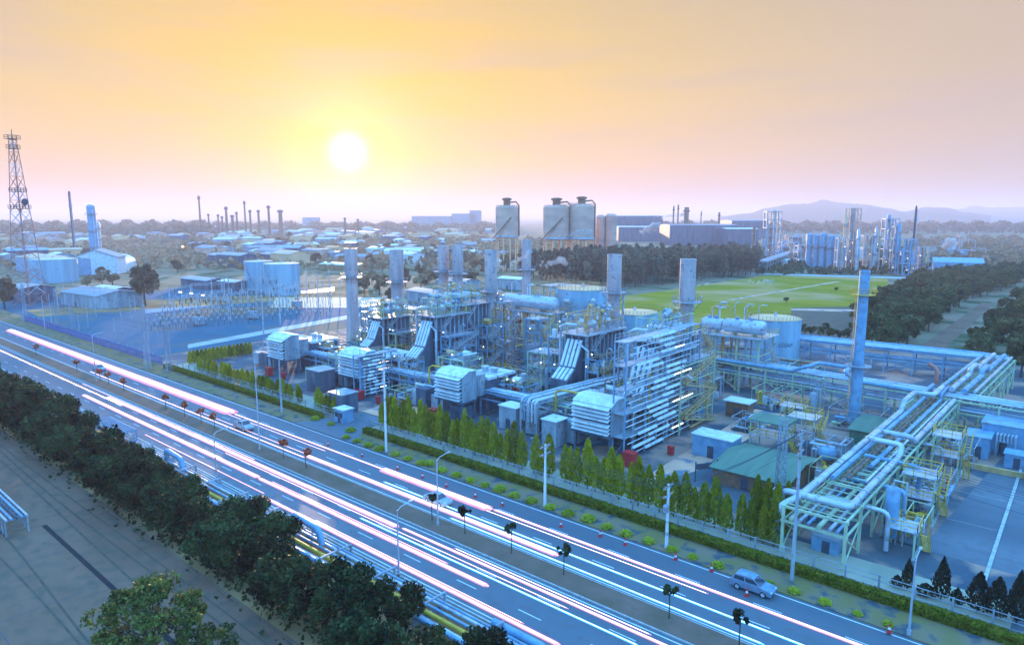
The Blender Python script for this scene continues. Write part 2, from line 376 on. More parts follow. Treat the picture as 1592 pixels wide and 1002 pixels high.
b = MB(); b.bx(-1200, 80, 46.2, 46.4, -.05, .12); tag(b.build('road_kerb', M['kerb'], smooth=False), kind='structure')
b = MB()
for y in (47.0, 55.5, 60.1, 70.3):
    b.add([(-1200,y-.07,-.014),(80,y-.07,-.014),(80,y+.07,-.014),(-1200,y+.07,-.014)], [(0,1,2,3)])
x = -420
while x < 60:
    for y in (50.0, 53.2, 63.6, 67.0):
        b.add([(x,y-.06,-.014),(x+3,y-.06,-.014),(x+3,y+.06,-.014),(x,y+.06,-.014)], [(0,1,2,3)])
    x += 9
tag(b.build('road_markings', M['white_line'], smooth=False), kind='structure')
# joints and the slot drain of the near concrete yard
b = MB()
for x in range(-200, 10, 12):
    b.add([(x,-40,-.022),(x+.09,-40,-.022),(x+.09,23.6,-.022),(x,23.6,-.022)], [(0,1,2,3)])
for y in (4.0, 14.0): b.add([(-300,y,-.022),(30,y,-.022),(30,y+.09,-.022),(-300,y+.09,-.022)], [(0,1,2,3)])
for x in range(-220, 10, 24): b.add([(x,24.9,-.022),(x+.08,24.9,-.022),(x+.08,31.4,-.022),(x,31.4,-.022)], [(0,1,2,3)])
tag(b.build('yard_joints', M['dark'], smooth=False), kind='structure')
b = MB(); b.bx(-102, -60, 24.0, 24.55, -.05, -.018); tag(b.build('drain', mat('drain_shadow', (.015,.015,.017), None, .9), smooth=False), kind='structure')
b = MB(); b.bx(-420, 60, 31.5, 31.9, -.05, .12); tag(b.build('yard_kerb', M['slab'], smooth=False), kind='structure')
M['tyre_mark'] = mat('tyre_marks', (.10,.078,.056), (.14,.105,.075), .95, scale=.8, detail=8, spec=.05)
b = MB()
for y0, a_, w_ in ((26.6,.5,.28),(28.4,.5,.28),(29.6,.3,.2),(10.2,1.2,.3),(12.0,1.2,.3),(17.5,.8,.25),(19.2,.8,.25)):
    P = [(x, y0+a_*sin(x*.045+y0)) for x in range(-260, 0, 6)]
    for (xa,ya),(xb,yb) in zip(P, P[1:]): b.add([(xa,ya,-.024),(xb,yb,-.024),(xb,yb+w_,-.024),(xa,ya+w_,-.024)], [(0,1,2,3)])
tag(b.build('tyre_marks', M['tyre_mark'], smooth=False), kind='structure')
b = MB()
for x in (-3, 1, 5, 9): b.add([(x,95,-.006),(x+.1,95,-.006),(x+.1,130,-.006),(x,130,-.006)], [(0,1,2,3)])
for y in (104, 116, 128, 140): b.add([(-12.8,y,-.006),(-6.4,y,-.006),(-6.4,y+.08,-.006),(-12.8,y+.08,-.006)], [(0,1,2,3)])
tag(b.build('yard_lines', M['kerb'], smooth=False), kind='structure')
# plant yard, inner roads, switchyard, fields
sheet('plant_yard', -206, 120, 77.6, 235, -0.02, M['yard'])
poly('driveway', [(-117, 70.6), (-96, 70.6), (-101, 74.5), (-103.6, 78), (-103.6, 84), (-114, 84), (-114.6, 78)], .106, M['asphalt'])
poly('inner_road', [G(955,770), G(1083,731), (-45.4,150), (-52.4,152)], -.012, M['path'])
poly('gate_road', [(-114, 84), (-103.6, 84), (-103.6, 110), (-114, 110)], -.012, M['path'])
sheet('planting_strip', -190, -3, 79.0, 84.5, -0.012, mat('pale_soil', (.42,.36,.26), (.30,.28,.20), .95, scale=.2, detail=7))
sheet('switchyard', -400, -206.5, 80, 215, -0.024, M['gravel'])
poly('switchyard_road', [G(292,541), G(560,492), G(560,486), G(292,535)], -.012, M['kerb'])
poly('switchyard_path', [G(225,487), G(520,452), G(520,446), G(225,480)], -.016, M['pipeblue'])
poly('bare_ground', [G(60,492), G(260,478), G(545,462), G(545,452), G(240,466), G(40,482)], -.012, M['soil'])
poly('pale_ground', [G(420,478), G(580,478), G(600,462), G(430,462)], -.008, M['sand'])
poly('green_field', [G(960,462), G(1190,428), G(1380,430), G(1390,508), G(1240,520), G(960,500)], -.012, M['field'])
poly('field_track', [G(1130,466), G(1140,466), G(1310,437), G(1300,437)], -.004, M['path'])
poly('rough_field', [G(1230,478), G(1340,476), G(1350,540), G(1230,526)], -.008, M['median'])
poly('lower_field_path', [G(1230,479), G(1345,481), G(1345,485), G(1230,482)], -.002, M['path'])
poly('field_boundary_road', [G(1165,424), G(1420,431), G(1420,433.5), G(1165,426)], .002, M['kerb'])
poly('forest_track', [G(1422,545), G(1462,547), G(1546,472), G(1526,470)], -.002, M['slab'])
poly('right_paved_yard', [(-13,92), (40,92), (40,150), (-8,150)], -.012, M['asphalt'])
b = MB(); b.bx(-6.3, -5.9, 88, 150, -.02, .13); tag(b.build('yard_kerb', M['kerb'], smooth=False), kind='structure')
b = MB(); b.bx(-13.3, -13.0, 88, 150, -.02, .12); tag(b.build('yard_kerb', M['kerb'], smooth=False), kind='structure')
# hills on the right horizon
def ridge(name, pts, dist, depth, m):
    rnd = random.Random(len(name)+int(dist)); V = []; Fc = []; n = len(pts); rows = [0, .3, .6, .85, 1, 1.5, 2.2]
    fine = []
    for (a, b_) in zip(pts, pts[1:]):
        for k in range(10):
            t = k/10; fine.append((a[0]+(b_[0]-a[0])*t, a[1]+(b_[1]-a[1])*(t*t*(3-2*t))))
    fine.append(pts[-1]); n = len(fine)
    for i, r in enumerate(rows):
        for px, py in fine:
            dd = dist + depth*(r-1)
            x, y = polar(px, dd)
            full = max(0.0, (HOR-py)/FPX*dist + CAM_H)
            f = sin(min(r,1)*pi/2) if r <= 1 else max(0, 1-(r-1)/1.2)
            V.append((x, y, -1 + full*f*(1+rnd.uniform(-.05,.05)*(r != 1)) ))
    for i in range(len(rows)-1):
        for j in range(n-1): Fc.append((i*n+j, i*n+j+1, (i+1)*n+j+1, (i+1)*n+j))
    b_ = MB(); b_.add(V, Fc); o = b_.build(name, m); tag(o, kind='structure'); return o
ridge('hills', [(1120,336),(1160,332),(1195,323),(1225,318),(1255,317),(1278,311),(1300,315),(1340,318),(1380,324),(1405,329),(1440,322),(1470,323),(1500,330),(1540,334)], 5200, 900, M['hill'])
ridge('far_hills', [(1400,335),(1450,330),(1490,325),(1515,320),(1540,323),(1580,322),(1640,318),(1720,326)], 7200, 900, M['hill'])
# ================================================================ light trails on the carriageways, built as glowing strips without real lamps
def strip(p, q, r, m, label, z=.35, y=None, n=1, dy=.5):
    A = G(*p, z); B = G(*q, z); Y = y if y is not None else (A[1]+B[1])/2
    b = MB()
    for i in range(n):
        pass
    r = .95*r*(1.0 if n == 1 else 1.0+.55*(n-1)); z0 = z-.34; x0, x1 = A[0], B[0]; k = .3+r*1.2
    cs = [(-2.3,0),(-1.45,.3),(-.7,.6),(.7,.6),(1.45,.3),(2.3,0)]; V = []
    for x_, f_ in ((x0,.35),(x0+k,1),(x1-k,1),(x1,.35)): V += [(x_, Y+a*r*f_, z0+c*r*f_) for a, c in cs]
    for j in range(3):
        for e in range(5):
            b.mi = (2,1,0,1,2)[e] if j == 1 else (2,2,1,2,2)[e]  # side facets carry the painted halo round the bright core
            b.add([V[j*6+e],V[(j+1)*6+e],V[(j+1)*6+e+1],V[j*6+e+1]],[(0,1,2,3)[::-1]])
    o = b.build('light_trail', [m, M['halo_blue'] if m.name == 'trail_glow_cyan' else M['halo_rose'], M['halo_deep'] if m.name == 'trail_glow_cyan' else M['halo_ember']], smooth=False); return tag(o, label, 'light streak', 'light streaks along the highway lanes')
strip((0,513),(366,640),.34,M['trail_pink'],'thick pink streak nearest the verge, at the far end of the highway', y=66.2, n=3)
strip((366,640),(600,730),.11,M['trail_pink'],'thin pink streak in the outer lane opposite the gate drive', y=66.2)
strip((590,726),(764,789),.20,M['glow_white'],'thick white streak in the outer lane, between two thin pink ones', y=66.1, n=3, dy=.42)
strip((764,789),(1367,997),.09,M['trail_pink'],'long thin pink streak passing the parked silver estate car', y=66.4, n=2, dy=.16)
strip((595,745),(1274,1000),.09,M['trail_cyan'],'thin cyan streak in the middle of the far carriageway', y=62.9)
strip((480,703),(869,859),.15,M['glow_white'],'thick white streak along the median side of the far carriageway', y=61.7, n=2, dy=.45)
strip((700,800),(1188,998),.09,M['trail_cyan'],'cyan streak right beside the median of the far carriageway', y=60.6)
strip((120,578),(480,706),.09,M['trail_pink'],'faint pink streak behind the russet median trees', y=61.0)
strip((180,612),(616,817),.15,M['trail_pink'],'pink streak next to the median on the near carriageway', y=54.2, n=2, dy=.3)
strip((616,820),(1056,1000),.08,M['trail_pink'],'paired thin pink streak hugging the near kerb of the median', y=54.4, n=2, dy=.35)
strip((560,800),(998,996),.08,M['trail_cyan'],'cyan streak in the near carriageway ending at the frame edge', y=52.7)
strip((130,611),(404,739),.16,M['glow_white'],'broad white streak in the middle of the near carriageway', y=51.3, n=2, dy=.4)
strip((404,739),(758,908),.12,M['trail_pink'],'pink white streak carrying on from the broad white one', y=51.2, n=2, dy=.25)
strip((225,672),(410,764),.05,M['trail_red'],'thin red streak beside the roadside pipes', y=48.6)
strip((410,764),(870,1000),.10,M['trail_red'],'long rosy streak in the lane nearest the pipe strip', y=47.9, n=2, dy=.22)
for k_,(a_,c_,y_,m_,w_) in enumerate([((60,545),(500,700),65.2,'trail_pink','over the inner lane of the far carriageway'),((620,740),(1100,920),65.5,'glow_white','inside the thin pink one that passes the estate car'),((300,640),(860,860),62.2,'trail_pink','beside the thick white median streak'),((350,700),(900,930),53.4,'trail_pink','between the paired pink and the cyan streak'),((420,745),(700,870),51.8,'trail_red','along the upper edge of the pink white streak'),((500,800),(820,960),48.4,'trail_pink','above the long rosy streak'),((700,850),(1010,985),55.0,'glow_white','tight against the median kerb'),((150,590),(420,705),55.0,'trail_pink','tight against the far end of the median')]):
    strip(a_, c_, .045, M[m_], 'hair thin light streak '+w_, y=y_)  # extra strands added to make the trails look uneven
strip((-20,532),(190,628),.07,M['lamp_trail_orange'],'dim orange streak far up the near carriageway', y=53.6)

# ---------------------------------------------------------------- vehicles
def car(label, cat, x, y, rz, paint, kind='suv', lights=True):
    t = thing({'suv':'parked_car','pickup':'pickup_truck','sedan':'car'}[kind], label, cat, (x,y,-.02), rz)
    b = MB()
    W_ = .9
    def sect(zs, k): return zs
    if kind == 'suv': prof = [(-2.25,.35),(-2.3,.75),(-2.2,1.0),(-1.0,1.05),(1.05,1.02),(2.1,.88),(2.3,.7),(2.25,.35)]; cab = [(-2.1,1.0),(-1.75,1.62),(.2,1.66),(1.15,1.02)]
    elif kind == 'pickup': prof = [(-2.5,.45),(-2.55,.8),(-2.5,1.05),(-.9,1.05),(1.2,1.05),(2.2,.95),(2.45,.75),(2.4,.4)]; cab = [(-.8,1.05),(-.6,1.7),(.5,1.72),(1.25,1.05)]
    else: prof = [(-2.15,.3),(-2.2,.7),(-2.0,.92),(-1.2,.95),(1.0,.92),(2.0,.78),(2.2,.6),(2.15,.3)]; cab = [(-1.6,.93),(-.95,1.42),(.3,1.44),(1.1,.92)]
    b.prism(prof, -W_, W_)
    n = len(cab); V = [(x_, -W_*(.95 if z < 1.2 else .78), z) for x_, z in cab] + [(x_, W_*(.95 if z < 1.2 else .78), z) for x_, z in cab]
    b.add(V, [tuple(range(n)), tuple(range(n,2*n))[::-1]] + [(j, j+n, (j+1)%n+n, (j+1)%n) for j in range(n)])
    if kind == 'pickup': b.bx(-2.45,-.95,-.9,-.82,1.0,1.3).bx(-2.45,-.95,.82,.9,1.0,1.3).bx(-2.53,-2.45,-.9,.9,1.0,1.3)
    body = b.build('body', paint, t)
    g = MB(); c0, c1, c2, c3 = cab; e = .012
    for s_ in (-1, 1):
        ylo, yhi = s_*(W_*.95+e), s_*(W_*.78+e)
        f = lambda a, b_, k: (a[0]+(b_[0]-a[0])*k, a[1]+(b_[1]-a[1])*k)
        P0 = f(c0,c1,.22); P1 = f(c0,c1,.85); P2 = f(c3,c2,.85); P3 = f(c3,c2,.22)
        yy = lambda z: ylo+(yhi-ylo)*(z-c0[1])/(c1[1]-c0[1])
        mid = (P0[0]+P3[0])/2; mt = (P1[0]+P2[0])/2
        q1 = [(P0[0]+.15,P0[1]),(P1[0]+.08,P1[1]),(mt-.06,P1[1]),(mid-.06,P0[1])]; q2 = [(mid+.06,P0[1]),(mt+.06,P1[1]),(P2[0]-.08,P2[1]),(P3[0]-.12,P3[1])]
        for q in (q1,q2): g.quad(*[(px,yy(pz),pz) for px,pz in (q if s_ < 0 else q[::-1])])
    for a, b_, sg in ((c3,c2,1),(c0,c1,-1)):
        p = [(a[0]+(b_[0]-a[0])*k+e*sg*2, a[1]+(b_[1]-a[1])*k+e) for k in (.12,.9)]
        q = [(p[0][0],-W_*.82,p[0][1]),(p[0][0],W_*.82,p[0][1]),(p[1][0],W_*.68,p[1][1]),(p[1][0],-W_*.68,p[1][1])]
        g.quad(*(q if sg > 0 else q[::-1]))
    g.build('window', M['glass'], t, smooth=False)
    for wx in (prof[0][0]+.85, prof[-1][0]-.85):
        for s_ in (-1,1):
            w = bpy.data.objects.new('wheel', WHEEL); COL.objects.link(w); w.parent = t; w.location = (wx, s_*.82, .35); w.rotation_euler = (pi/2,0,0)
            r = bpy.data.objects.new('rim', RIM); COL.objects.link(r); r.parent = w
    for s_ in (-1,1):
        MB().box((prof[-3][0]+.12, s_*.66, .74),(.12,.36,.14)).build('headlight', M['white'], t)
        MB().box((prof[1][0]-.01, s_*.72, .8),(.08,.24,.16)).build('tail_light', M['red'], t)
    if kind == 'suv':
        for s_ in (-1,1): MB().bar((-1.6,s_*.62,1.70),(.0,s_*.62,1.72),.06).build('roof_rail', M['galv'], t)
    return t
wm = MB(); wm.lathe([(.22,-.11),(.33,-.11),(.35,-.07),(.35,.07),(.33,.11),(.22,.11)], n=20); WHEEL = wm.mesh('wheel', M['tyre'])
wm = MB(); wm.lathe([(.05,-.115),(.22,-.115),(.22,.115),(.05,.115)], n=14); RIM = wm.mesh('rim', M['galv'])
p = G(1162,921); car('blue grey estate car parked on the shoulder of the far carriageway', 'car', p[0]+.2, 70.0-.6, 0, M['carpaint'])
p = G(372,668); car('white pickup truck with an open bed between two russet median trees', 'pickup', p[0], 62.4, 0, M['carwhite'], 'pickup')
p = G(655,792); car('white saloon car right behind the small dark median tree', 'car', p[0], 62.9, 0, M['carwhite'], 'sedan')
p = G(142,577); car('grey saloon car far along the far carriageway', 'car', p[0], 63.2, 0, M['steelpaint'], 'sedan')

# ---------------------------------------------------------------- traffic cones
b = MB(); b.bx(-.26,.26,-.26,.26,0,.05); b.lathe([(.2,.05),(.12,.5),(.06,.95),(.03,1.0)], n=10); CONE = b.mesh('cone_body', M['red'])
b = MB(); b.lathe([(.155,.38),(.112,.62)], n=10, caps=False); BAND = b.mesh('band', M['white'])
cs_ = [(510,692),(563,709),(618,729),(657,742),(694,756),(739,772),(781,785),(872,818),(933,833),(972,846),(1050,869),(1107,886),(1158,928),(1383,982)]
for i, (px, py) in enumerate(cs_):
    x, y = G(px, py); y = min(y, 70.3) if i != 12 else 67.9
    lab = 'red traffic cone at the roadside, %s from the gate drive' % nth(i+1)
    if i == 12: lab = 'red traffic cone standing out in the lane beside the estate car'
    if i == 13: lab = 'red traffic cone on the verge by the tall lamp post'
    t = thing('traffic_cone', lab, 'traffic cone', (x,y,-.02 if i != 13 else .1), 0, 'traffic cones along the verge')
    for nm, me in (('cone_body',CONE),('band',BAND)):
        o = bpy.data.objects.new(nm, me); COL.objects.link(o); o.parent = t; o.scale = (.95,.95,.95)

# ---------------------------------------------------------------- poles, lamp posts, wires
def upole(x, y, h, label, arms=2, name='utility_pole', r=.17, trans=False):
    t = thing(name, label, 'utility pole', (x,y,.1), 0, 'concrete utility poles of the roadside line')
    MB().tube([(0,0,-.2),(0,0,h)], [r*1.3,r*.8], 10).build('pole', M['white' if arms == 2 else 'steelpaint'], t)
    for k in range(arms):
        z = h-.3-k*1.1
        c = MB().box((0,0,z),(.12,2.4,.14)); c.bar((0,-.8,z),(0,0,z-.7),.06); c.bar((0,.8,z),(0,0,z-.7),.06)
        ca = c.build('crossarm', M['galv'], t)
        for dy in (-1.1,-.4,.4,1.1): 
            MB().lathe([(.04,0),(.10,.06),(.05,.12),(.10,.18),(.04,.28)], n=8).build('insulator', M['rust'], ca, (0,dy,z+.07))
    if trans:
        MB().lathe([(.3,0),(.34,.05),(.34,.8),(.2,.95)], n=14).build('transformer_can', M['steelpaint'], t, (0,-.5,h-3.4))
    return t
PO = []
for px, pb, pt, lab, ar, tr in [(598,702,560,'tall pale utility pole rising out of the verge shrubs by the gate drive',2,False),(845,787,690,'white utility pole with twin crossarms before the cypress row',2,False),(1033,853,752,'utility pole carrying a transformer can before the cypress row',2,True),(1231,900,668,'tall utility pole with a white painted foot by the pipe bridge',3,False),(438,640,535,'slim utility pole behind the hedge at the switchyard end',1,False)]:
    x, y = G(px, pb, .1); y = max(71.8, min(y, 76.5)); x = G(px, pb, .1)[0]
    upole(x, y, ZT((x,y), pt)-.1, lab, ar, trans=tr); PO.append((x, y, ZT((x,y), pt)-.2))
def sag(A, B, s=.9, n=14):
    return [(A[0]+(B[0]-A[0])*i/n, A[1]+(B[1]-A[1])*i/n, A[2]+(B[2]-A[2])*i/n - s*4*(i/n)*(1-i/n)) for i in range(n+1)]
order = sorted(PO, key=lambda q: q[0])
wp = [(-260,74,11.5)] + order + [(40,75,13)]
nm_ = ['beyond the switchyard end','from the switchyard pole','from the gate drive pole','from the twin crossarm pole','from the transformer pole','past the white footed pole']
for k, (A, B) in enumerate(zip(wp, wp[1:])):
    b = MB()
    for dy, dz in ((-1.1,0),(-.4,0),(.4,0),(1.1,0),(0,-1.6)):
        b.tube(sag((A[0],A[1]+dy,A[2]+dz),(B[0],B[1]+dy,B[2]+dz)), .018, 4)
    tag(b.build('power_line', M['dark']), 'thin dark power wires running on %s' % nm_[k], 'power line', 'power wires along the verge')
def lamp_post(x, y, h, label, arm=2.2, ang=-pi/2, m='galv', double=False):
    t = thing('lamp_post', label, 'lamp post', (x,y,.1))
    MB().tube([(0,0,0),(0,0,h)], [.13,.07], 10).build('pole', M[m], t)
    MB().cyl((0,0), 0, .5, .2, 10).build('base', M[m], t)
    for s_ in ((0,pi) if double else (0,)):
        a = ang+s_; e = (cos(a)*arm, sin(a)*arm, h+.45)
        MB().tube([(0,0,h-.1),(cos(a)*arm*.3,sin(a)*arm*.3,h+.25),e], .045, 6).build('arm', M[m], t)
        MB().box((e[0]+cos(a)*.3,e[1]+sin(a)*.3,e[2]),(.7,.26,.12), a).build('lamp_head', M['steelpaint'], t)
    return t
for px, pb, pt, lab, yy in [(1411,1003,868,'tall grey lamp post in the verge before the dark conifers',69.9+1.3),(404,700,545,'tallest lamp post of the median, left of the gate',57.8),(620,893,790,'slim lamp post at the kerb of the near carriageway',46.0),(338,760,672,'thin lamp post by the kerb above the dark roadside trees',46.0),(805,745+15,712,'short post in the median across from the cones',57.8),(282,572,520,'lamp post by the median far from the gate',57.8)]:
    p = G(px, pb); x = p[0]*yy/p[1] if abs(yy-p[1]) < 3 else p[0]
    lamp_post(x, yy, max(4.0, ZT((x,yy), pt)-.3), lab, arm=1.8, ang=pi/2 if yy > 50 else pi/2)
x, y = G(1018-172+80, 700)
lx, ly = G(804, 745); lamp_post(lx, 81.0, 5.2, 'yard lamp with a round orange head between two cypresses', arm=.2)

# ---------------------------------------------------------------- leaves
def leafcloud(b, n, fn, size, rnd, flat=.0):
    "n little leaf sprays, each a bent pair of triangles, at points from fn()"
    for _ in range(n):
        p = fn(); s = size*rnd.uniform(.6,1.35)
        a = Vector((rnd.gauss(0,1), rnd.gauss(0,1), rnd.gauss(0,1)*(1-flat))).normalized()
        c = a.cross(Vector((rnd.gauss(0,1), rnd.gauss(0,1), rnd.gauss(0,1)))).normalized()
        p = Vector(p); w = c*s*.45; a = a*s; k = a.cross(c).normalized()*s*.18
        b.add([p-a*.5, p-w*.9+k, p+a*.55, p+w+k], [(0,1,2),(0,2,3)])
    return b
def clumps(rnd, R, Hc, zc, k, low=.0, sx=1.0, cr=(.22,.42)):
    cl = []
    for i in range(k):
        th = rnd.uniform(0,2*pi); u = rnd.uniform(-.85+low,1); rr = sqrt(max(0,1-u*u))*rnd.uniform(.55,.95)
        cl.append((R*rr*cos(th)*sx, R*rr*sin(th), zc+Hc*u*.85, rnd.uniform(*cr)*R))
    return cl
def crown_mesh(name, m, seed, R, Hc, zc, k, n, size, low=.3, cr=(.22,.42)):
    rnd = random.Random(seed); cl = clumps(rnd, R, Hc, zc, k, low, 1.0, cr)
    def fn():
        c = rnd.choice(cl); d = Vector((rnd.gauss(0,1),rnd.gauss(0,1),rnd.gauss(0,.8))).normalized()*c[3]*rnd.uniform(.55,1.08)
        return (c[0]+d.x, c[1]+d.y, c[2]+d.z)
    b = leafcloud(MB(), n, fn, size, rnd); return b.mesh(name, m, smooth=False), cl
def trunk_mesh(name, seed, h, r, cl, nb=6):
    rnd = random.Random(seed); b = MB()
    b.tube([(0,0,-.3),(rnd.uniform(-.15,.15),rnd.uniform(-.15,.15),h*.5),(0,0,h)], [r*1.25,r*.85,r*.5], 8)
    for c in cl[:nb]:
        b.tube([(0,0,h*rnd.uniform(.55,.95)),(c[0]*.5,c[1]*.5,h+(c[2]-h)*.45),(c[0]*.9,c[1]*.9,c[2])], [r*.42,r*.28,r*.1], 5)
    return b.mesh(name, M['bark'])
def tree_kind(seed, R, Hc, zc, k, n, size, m, tr=.2, low=.3, nb=6, cr=(.22,.42)):
    cm, cl = crown_mesh('crown', m, seed, R, Hc, zc, k, n, size, low, cr)
    return cm, trunk_mesh('trunk', seed, zc-Hc*.25, tr, cl, nb)
def put_tree(kind, x, y, sc, rz, label, cat='tree', group=None, name='tree', z=0, sz=None):
    t = thing(name, label, cat, (x,y,z), rz, group); t.scale = (sc,sc,sz or sc)
    for nm, me in zip(('crown','trunk'), kind):
        o = bpy.data.objects.new(nm, me); COL.objects.link(o); o.parent = t
    return t
# dark belt between the yard and the pipes
rnd = random.Random(21)
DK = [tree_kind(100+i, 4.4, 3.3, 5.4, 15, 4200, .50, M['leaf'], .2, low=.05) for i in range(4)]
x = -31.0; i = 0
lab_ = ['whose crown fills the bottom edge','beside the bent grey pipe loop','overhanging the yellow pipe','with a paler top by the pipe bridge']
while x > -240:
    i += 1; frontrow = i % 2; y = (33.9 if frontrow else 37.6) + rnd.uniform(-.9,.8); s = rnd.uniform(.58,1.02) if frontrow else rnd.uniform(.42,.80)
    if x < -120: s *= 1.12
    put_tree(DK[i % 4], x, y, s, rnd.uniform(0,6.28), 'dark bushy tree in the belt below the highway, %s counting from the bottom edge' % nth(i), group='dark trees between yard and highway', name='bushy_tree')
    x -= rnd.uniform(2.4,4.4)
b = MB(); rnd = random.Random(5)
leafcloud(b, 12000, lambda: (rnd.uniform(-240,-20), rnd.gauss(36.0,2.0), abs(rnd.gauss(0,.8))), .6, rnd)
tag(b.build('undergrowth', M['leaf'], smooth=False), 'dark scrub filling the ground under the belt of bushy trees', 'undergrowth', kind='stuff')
# olive tree in the near yard
cx, cy = G(226, 962, 6.4)
nk = tree_kind(77, 5.0, 3.2, 6.2, 70, 6500, .32, M['leaf_near'], .16, low=.1, nb=40, cr=(.10,.20))
put_tree(nk, cx, cy, 1.0, .4, 'olive green leafy tree standing alone in the near concrete yard', name='leafy_tree')
cx, cy = G(330, 990, 4.0); put_tree(tree_kind(78, 2.0, 1.4, 3.6, 18, 2200, .24, M['leaf_near'], .1, low=.1, nb=8), cx, cy, 1, 1.0, 'smaller sparse tree beside the lone olive tree in the yard', name='leafy_tree')
# median trees (lollipops)
ME = [tree_kind(200+i, .62, .5, 2.1, 9, 420, .2, M['leaf_red'], .05, low=0, nb=4) for i in range(2)]
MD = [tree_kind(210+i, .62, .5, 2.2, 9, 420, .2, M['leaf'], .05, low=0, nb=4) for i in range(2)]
mt = [(57,551,1),(120,572,1),(155,585,1),(168,592,1),(192,600,1),(259,636,1),(288,648,1),(313,662,1),(333,668,1),(441,712,1),(477,727,1),(672,805,0),(723,827,0),(795,860,0),(876,885,0),(1040,962,0),(1150,998,0)]
for i, (px, py, red) in enumerate(mt):
    p = G(px, py); y = 58.4; x = p[0]*y/p[1]
    put_tree((ME if red else MD)[i % 2], x, y, 1.25 if red else 1.35, i*1.3, '%s young tree on a thin stem in the median, %s from the far end' % ('russet' if red else 'dark', nth(i+1)), group='young trees planted in the median', name='median_tree', z=.16)
# round shrubs in the verge
def shrub_mesh(seed, R, H_, n, m, size):
    rnd = random.Random(seed)
    def fn():
        d = Vector((rnd.gauss(0,1),rnd.gauss(0,1),abs(rnd.gauss(0,1)))).normalized()*rnd.uniform(.7,1.06)
        return (d.x*R, d.y*R, .12+d.z*H_)
    return leafcloud(MB(), n, fn, size, rnd).mesh('foliage', m, smooth=False)
SH = [shrub_mesh(300+i, .95, .85, 520, M['leaf_shrub'], .3) for i in range(3)]
sp = [(517,640),(548,646),(595,651),(537,676),(553,682),(571,689),(588,695),(607,705),(628,711),(648,718),(667,717),(687,727),(709,735),(730,743),(752,751),(777,757),(799,766),(826,775),(855,785),(882,795),(915,803),(944,815),(974,826),(1008,838),(1045,850),(1076,862),(1115,876),(1155,893),(1195,905),(1235,915),(1280,935),(1333,950),(1380,967)]
for i, (px, py) in enumerate(sp):
    x, y = G(px, py+5, .1); y = max(71.6, min(74.6, y)); sc = random.Random(i).uniform(.7,1.0) if i < 22 else random.Random(i).uniform(.5,.8)
    o = bpy.data.objects.new('shrub', SH[i % 3]); COL.objects.link(o); o.location = (x,y,.1); o.scale = (sc,sc,sc*.8); o.rotation_euler = (0,0,i)
    tag(o, 'round clipped shrub on the verge, %s from the gate drive end' % nth(i+1), 'shrub', 'round shrubs on the verge')
# hedge and white fence in front of the cypress row
b = MB(); rnd = random.Random(9)
def hf():
    x = rnd.uniform(-188, 40)
    while -115.5 < x < -101.5: x = rnd.uniform(-188, 40)
    f = rnd.random()
    if f < .45: return (x, 75.4+rnd.uniform(-.05,.1), rnd.uniform(.1,1.0))
    return (x, rnd.uniform(75.4,76.6), 1.0+rnd.uniform(-.1,.12))
leafcloud(b, 30000, hf, .34, rnd)
for x0, x1 in ((-188,-115.5),(-101.5,40)): b.bx(x0,x1,75.6,76.5,.05,.9)
tag(b.build('hedge', M['leaf_hedge'], smooth=False), 'low clipped hedge running along the plant side of the verge', 'hedge')
def fence(name, label, x0, x1, y, h, step, mm, cat='fence', pick=0):
    t = thing(name, label, cat, (0,y,0)); x = x0
    fm = MB().bx(-.09,.09,-.09,.09,0,h+.1).mesh('post', M[mm])
    while x <= x1+.01:
        o = bpy.data.objects.new('post', fm); COL.objects.link(o); o.parent = t; o.location = (x,0,0); x += step
    b = MB()
    for z in (.35, h*.65, h): b.bar((x0,0,z),(x1,0,z),.07)
    if pick:
        x = x0
        while x < x1: b.bar((x,-.05,.1),(x,-.05,h+.1),pick); x += .5
    b.build('rail', M[mm], t); return t
fence('roadside_fence', 'grey railing fence with slim posts below the cypress row', -103, 46, 78.2, 1.7, 3.4, 'steelpaint')
fence('roadside_fence', 'pale railing fence on the switchyard side of the gate', -186, -115, 78.2, 1.7, 3.4, 'steelpaint')
# columnar cypresses
def cyp_mesh(seed, R, H_, n, m, size=.26, tip=.8):
    rnd = random.Random(seed); b = MB(); lumps = [(rnd.uniform(0,6.28), rnd.uniform(.1,.9), rnd.uniform(.7,1.1)) for _ in range(16)]
    def fn():
        u = rnd.random()**.85; a = rnd.uniform(0,6.28)
        prof = min(1, (u+.02)*9)**.5 * (1-u**2.6)**tip
        k = 1+.18*sin(a*3+u*9+seed)+.12*sin(a*5-u*17)
        r = R*prof*k*rnd.uniform(.72,1.05); return (r*cos(a), r*sin(a), .5+u*(H_-.5))
    for _ in range(n):
        p = Vector(fn()); s = size*rnd.uniform(.6,1.3); out = Vector((p.x,p.y,0)); out = out.normalized() if out.length > .01 else Vector((1,0,0))
        a = (Vector((0,0,1))+out*rnd.uniform(-.1,.6)+Vector((rnd.gauss(0,.3),rnd.gauss(0,.3),0))).normalized()*s
        c = a.cross(out+Vector((rnd.gauss(0,.6),rnd.gauss(0,.6),.1))).normalized()*s*.4
        b.add([p-a*.6, p-c, p+a*.7, p+c], [(0,1,2),(0,2,3)])
    return b.mesh('crown', m, smooth=False)
stem = MB().tube([(0,0,-.1),(0,0,1.4)], [.09,.06], 6).mesh('trunk', M['bark'])
CY = [(cyp_mesh(400+i, .88, 6.2, 1500, M['leaf_cypress'], .27, .7), stem) for i in range(5)]
CD = [(cyp_mesh(430+i, .88, 6.2, 1500, M['leaf_cypress_dark'], .27, .7), stem) for i in range(3)]
rnd = random.Random(31); i = 0; x = -102.8
gapx = [(-74.5,-73.4),(-66.3,-64.8),(-60.6,-59.6)]
